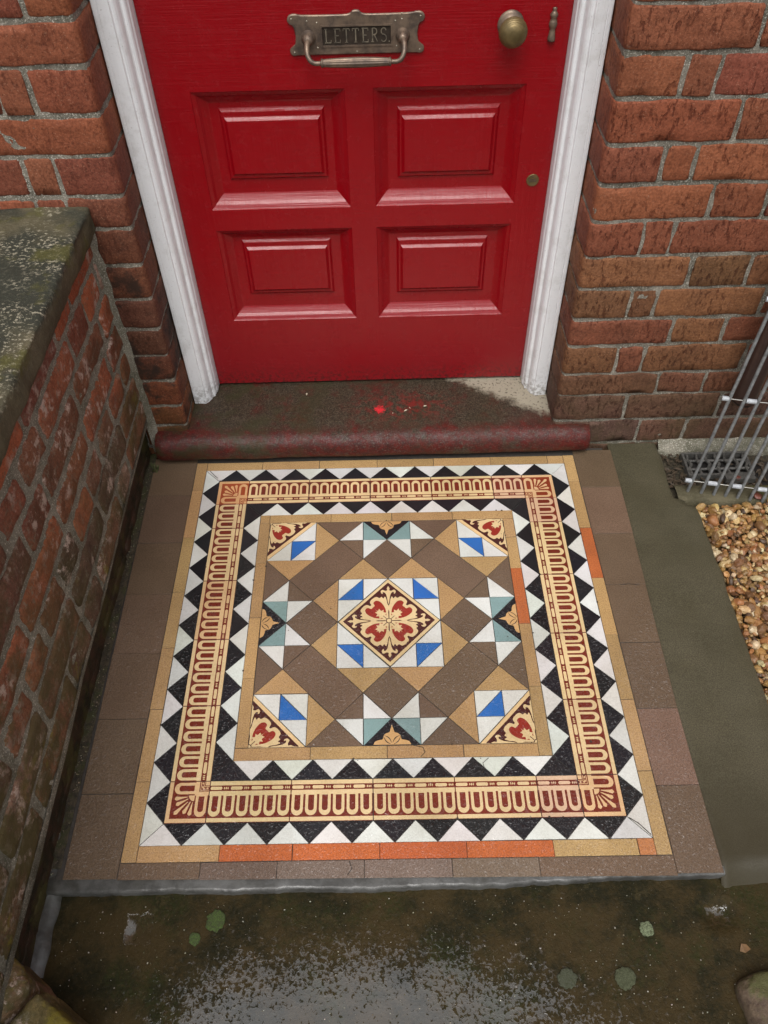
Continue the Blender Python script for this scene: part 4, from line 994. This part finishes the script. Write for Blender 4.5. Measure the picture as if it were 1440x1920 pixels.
for i in range(620):
    x, y = rnd.uniform(-.57, .60), -.545 - .24 * rnd.random()
    r_g = rnd.choice([.0005, .0006, .0008, .0010, .0014]) * (1.5 if rnd.random() < .04 else 1)
    a = rnd.uniform(0, 6.28); vs = [(x + r_g * math.cos(a + k * 1.57) * rnd.uniform(.7, 1.4), y + r_g * math.sin(a + k * 1.57) * rnd.uniform(.7, 1.4), -.0212) for k in range(4)] + [(x, y, -.0205 + r_g)]
    mb.add(vs, [(0, 1, 4), (1, 2, 4), (2, 3, 4), (3, 0, 4)], jit(rnd.choice([(.30, .28, .22), (.16, .13, .09), (.42, .40, .34), (.10, .09, .05)]), .2))
for i in range(160):
    x, y = -.598 + rnd.uniform(-.006, .008), rnd.uniform(-.5, .50); r_g = rnd.uniform(.0006, .0018); a = rnd.uniform(0, 6.28)
    mb.add([(x + r_g * math.cos(a + k * 1.57), y + r_g * math.sin(a + k * 1.57), .0005) for k in range(4)] + [(x, y, .001 + r_g)], [(0, 1, 4), (1, 2, 4), (2, 3, 4), (3, 0, 4)], jit((.20, .17, .11), .4))
g = NG('grit_stone'); GRIT = g.done(g.attr(), .7)
tag(mb.build('grit', GRIT), 'fine pale grit scattered on the wet path', None, None, 'stuff')
spot(-.309, -.575, .0165, (.045, .075, .012), 'round bright green moss patch, the larger of the pair on the wet path')
spot(-.341, -.602, .0100, (.050, .085, .016), 'small round green moss patch, the smaller of the pair on the wet path')
spot(.418, -.603, .0115, (.15, .18, .10), 'pale green round lichen patch nearest the sunken square in the path')
spot(.367, -.674, .0165, (.060, .068, .034), 'dull round lichen patch low down on the path by the mossy stone')
spot(.273, -.674, .0150, (.050, .055, .034), 'faint greyish lichen patch inside the bright wet sheen of the path')
mb = MB(); mb.add([(.562, -.640, -.0185), (.570, -.643, -.0175), (.580, -.638, -.0165), (.576, -.630, -.0185), (.567, -.629, -.0170)], [(0, 1, 2, 3, 4)]); tag(mb.build('dead_leaf', LEAFM), 'small orange brown dead leaf on the wet path near the corner stone', 'leaf')

# ---------------------------------------------------------------- gravel
PC = [(.30, .165, .055), (.24, .125, .04), (.42, .29, .13), (.50, .41, .25), (.15, .08, .035), (.33, .18, .07), (.09, .055, .035), (.26, .12, .045), (.45, .33, .16), (.20, .115, .05), (.36, .21, .08)]
ico = [(-.5257, .8507, 0), (.5257, .8507, 0), (-.5257, -.8507, 0), (.5257, -.8507, 0), (0, -.5257, .8507), (0, .5257, .8507), (0, -.5257, -.8507), (0, .5257, -.8507), (.8507, 0, -.5257), (.8507, 0, .5257), (-.8507, 0, -.5257), (-.8507, 0, .5257)]
icf = [(0, 11, 5), (0, 5, 1), (0, 1, 7), (0, 7, 10), (0, 10, 11), (1, 5, 9), (5, 11, 4), (11, 10, 2), (10, 7, 6), (7, 1, 8), (3, 9, 4), (3, 4, 2), (3, 2, 6), (3, 6, 8), (3, 8, 9), (4, 9, 5), (2, 4, 11), (6, 2, 10), (8, 6, 7), (9, 8, 1)]
sv = [Vector(v) for v in ico]; sf = []; cache = {}
def mid(a, b):
    k = (min(a, b), max(a, b))
    if k not in cache: sv.append(((sv[a] + sv[b]) / 2).normalized()); cache[k] = len(sv) - 1
    return cache[k]
for a, b, c in icf:
    x, y, z = mid(a, b), mid(b, c), mid(c, a); sf += [(a, x, z), (x, b, y), (z, y, c), (x, y, z)]
def stone(mb, x, y, z, r, col):
    rx, ry, rz = r * rnd.uniform(.8, 1.35), r * rnd.uniform(.65, 1.0), r * rnd.uniform(.45, .8)
    from mathutils import Euler
    R = Euler((rnd.uniform(-.7, .7), rnd.uniform(-.7, .7), rnd.uniform(0, 6.28))).to_matrix(); sd_ = rnd.uniform(0, 99); ang = rnd.random() < .8
    vs = []
    for v in sv:
        k = 1 + .38 * nz(v.x, v.y, v.z + sd_, 1.1) + .15 * nz(v.x, v.y, v.z + sd_, 3)
        vs.append(R @ Vector((v.x * rx * k, v.y * ry * k, v.z * rz * k)) + Vector((x, y, z)))
    mb.add(vs, sf, col, 0, not ang)
mb = MB()
def xl(y): return .752 + .006 * nz(0, y, 0, 14)
y = .312
while y > -.62:
    x = xl(y) + .004
    lim = 1.12
    while x < lim:
        for k in range(2 if x < .98 else 1):
            r = rnd.choice([.004, .005, .006, .0065, .007, .008, .010, .013]); xx_, yy_ = x + rnd.uniform(-.006, .006), y + rnd.uniform(-.006, .006)
            if xx_ < xl(yy_) + .003: xx_ = xl(yy_) + rnd.uniform(-.002, .004); 
            stone(mb, xx_, yy_, -.020 + rnd.uniform(-.006, .006) + k * .010, r, jit(rnd.choice(PC), .2))
        x += .0118
    y -= .0118
mb.add([(.74, -1.0, -.031), (1.6, -1.0, -.031), (1.6, .33, -.031), (.74, .33, -.031)], [(0, 1, 2, 3)], (.08, .05, .02))
tag(mb.build('gravel', PEB, origin=(.95, 0, -.03)), 'loose golden brown wet gravel', None, None, 'stuff')

# ---------------------------------------------------------------- drain gully with surround
mb = MB(); P = []
for j in range(24):
    y = .535 - .2 * j / 23; r = []
    for i in range(50):
        x = .695 + .75 * i / 49
        z = -.030 + .005 * nz(x, y, 0, 40) + .002 * nz(x, y, 0, 120)
        r.append((x, y, z))
    P.append(r)
mb.grid(P); tag(mb.build('drain_bed', SOIL, origin=(1, .45, -.03)), kind='structure')
gully = empty('drain_gully', (.84, .43, -.03)); tag(gully, 'small cast iron drain grid in a mossy cement surround by the brick wall', 'drain')
mb = MB(); P = []      # mossy kerb lip at the near side
for i in range(60):
    x = .712 + .6 * i / 59; dy = -.05 * (x - .712) * .6; w1 = .003 * nz(x, 0, 0, 20)
    P.append([(x, .402 + dy + w1, -.034), (x, .395 + dy + w1, -.020), (x, .385 + dy, -.013 + w1 * .5), (x, .362 + dy, -.011), (x, .342 + dy + w1, -.013), (x, .335 + dy + w1, -.020), (x, .333 + dy + w1, -.05)])
mb.grid(P); mb.build('surround', STONE, gully)
mb = MB(); P = []      # cement flashing along the wall
for i in range(60):
    x = .70 + .75 * i / 59; w1 = .004 * nz(x, 0, 4, 18)
    P.append([(x, .528, .012 + w1), (x, .520, .006 + w1), (x, .508 + w1, -.006), (x, .502 + w1, -.016), (x, .500 + w1, -.034)])
mb.grid(P); mb.build('flashing', MORTAR_G, gully)
mb = MB(); x0, x1, y0, y1, zt_ = .762, .915, .422, .490, -.010
mb.box((x0 - .006, y0 - .006, zt_ - .016), (x1 + .006, y0, zt_ + .001)); mb.box((x0 - .006, y1, zt_ - .016), (x1 + .006, y1 + .006, zt_ + .001)); mb.box((x0 - .006, y0, zt_ - .016), (x0, y1, zt_ + .001)); mb.box((x1, y0, zt_ - .016), (x1 + .006, y1, zt_ + .001))
for i in range(7):
    xa = x0 + (x1 - x0) * (i + .0) / 6.5; mb.tube([(xa + .006, y0, zt_ - .004), (xa + .003, y0 + .02, zt_ - .003), (xa + .011, (y0 + y1) / 2, zt_ - .003), (xa + .005, y1 - .02, zt_ - .003), (xa + .009, y1, zt_ - .004)], [.0036, .0042, .0048, .0042, .0036], 8)
for yq in (y0 + .020, y1 - .019): mb.tube([(x0, yq, zt_ - .005), (x1, yq, zt_ - .005)], .0038, 8)
mb.build('grate', IRON, gully)
mb = MB(); mb.box((x0 + .001, y0 + .001, -.0275), (x1 - .001, y1 - .001, -.0245)); mb.box((.925, .352, -.027), (1.06, .470, -.0235)); mb.build('drain_hole', BLACKM, gully)
mb = MB(); 
for i in range(420):
    x, y = rnd.uniform(.70, .96), rnd.uniform(.385, .505)
    if x0 < x < x1 and y > y0 and rnd.random() < .93: continue
    if x > .77 and y > .41 and rnd.random() < .5: continue
    a = rnd.uniform(0, 6.28); L = rnd.uniform(.004, .013); z = -.0225 + rnd.uniform(0, .004); dx, dy = math.cos(a) * L, math.sin(a) * L
    mb.add([(x - dx, y - dy, z), (x + dy * .35, y - dx * .35, z + .003), (x + dx, y + dy, z + rnd.uniform(0, .004)), (x - dy * .3, y + dx * .3, z + .001)], [(0, 1, 2), (0, 2, 3)], jit((.09, .06, .03), .5))
tag(mb.build('leaf_litter', DEBR), 'dark leaf litter and soil crumbs around the drain', None, None, 'stuff')
mb = MB(); mb.box((.842, .395, -.018), (.915, .418, -.004)); o_ = mb.build('cement_lump', IRON, gully)
for nm, cx, cy, r in (('brick_fragment', .902, .343, .014), ('brick_fragment', .868, .405, .011)):
    mb = MB(); stone(mb, cx, cy, -.008, r, (.15, .05, .035)); tag(mb.build(nm, PEB), 'dark red brick fragment ' + ('on the lip beside the gravel' if cy < .36 else 'behind the drain kerb under the metal rods'), 'brick fragment')

# ---------------------------------------------------------------- downpipe
pipe = empty('downpipe', (.842, .468, .19)); tag(pipe, 'dark brown plastic rain pipe against the brick wall behind the metal rods', 'pipe')
mb = MB(); mb.tube([(.842, .468, .195), (.842, .468, 3.0)], .027, 28); mb.build('pipe', PIPE, pipe)
mb = MB(); mb.lathe((.842, .468, .195), (0, 0, 1), [(0, .0245), (-.004, .0265), (0, .0275)], 28); mb.lathe((.842, .468, .197), (0, 0, 1), [(0, .024), (.001, .0001)], 28); mb.build('pipe_rim', BLACKM, pipe)

# ---------------------------------------------------------------- rod grille leaning on the wall
rack = empty('rod_grille', (.83, .35, -.02)); tag(rack, 'leaning grille of grey metal rods strung with white plastic spacers over the drain', 'rod grille')
RB = [(.740, .3665), (.771, .3595), (.800, .3535), (.827, .3480), (.855, .3425), (.884, .3365), (.912, .3300), (.940, .324), (.968, .318)]
dv = Vector((.807 - .740, .450 - .3665, .464)); dv.normalize()
def at(i, t): b = RB[i]; return Vector((b[0], b[1], -.010)) + dv * t
for i in range(len(RB)):
    mb = MB(); pts = [at(i, -.006), at(i, .0)] + [at(i, .04 * k) + Vector((.0007 * nz(i, k, 0, .7), .0007 * nz(i, k, 3, .7), 0)) for k in range(1, 22)]
    mb.tube(pts, [.0034] + [.0040] * (len(pts) - 1), 10); mb.build('rod', GALV, rack)
for t, nm in ((.030, 0), (.262, 1), (.50, 2)):
    side_ = Vector((0, -.002, 0)); mb = MB(); mb.tube([at(0, t) - Vector((.014, -.003, 0))] + [at(i, t) for i in range(len(RB))], .0011, 6); mb.build('wire', WIRE, rack)
    for a in (-1, 1, 3, 5, 7):
        if a == -1: p, q = at(0, t) + (at(0, t) - at(1, t)) * .52, at(0, t) + (at(0, t) - at(1, t)) * .06
        else:
            p0, p1 = at(a, t), at(a + 1, t); p, q = p0 + (p1 - p0) * .15, p0 + (p1 - p0) * .87
        mb = MB(); mb.tube([p, q], .0058, 12); mb.build('spacer', PLAST, rack)
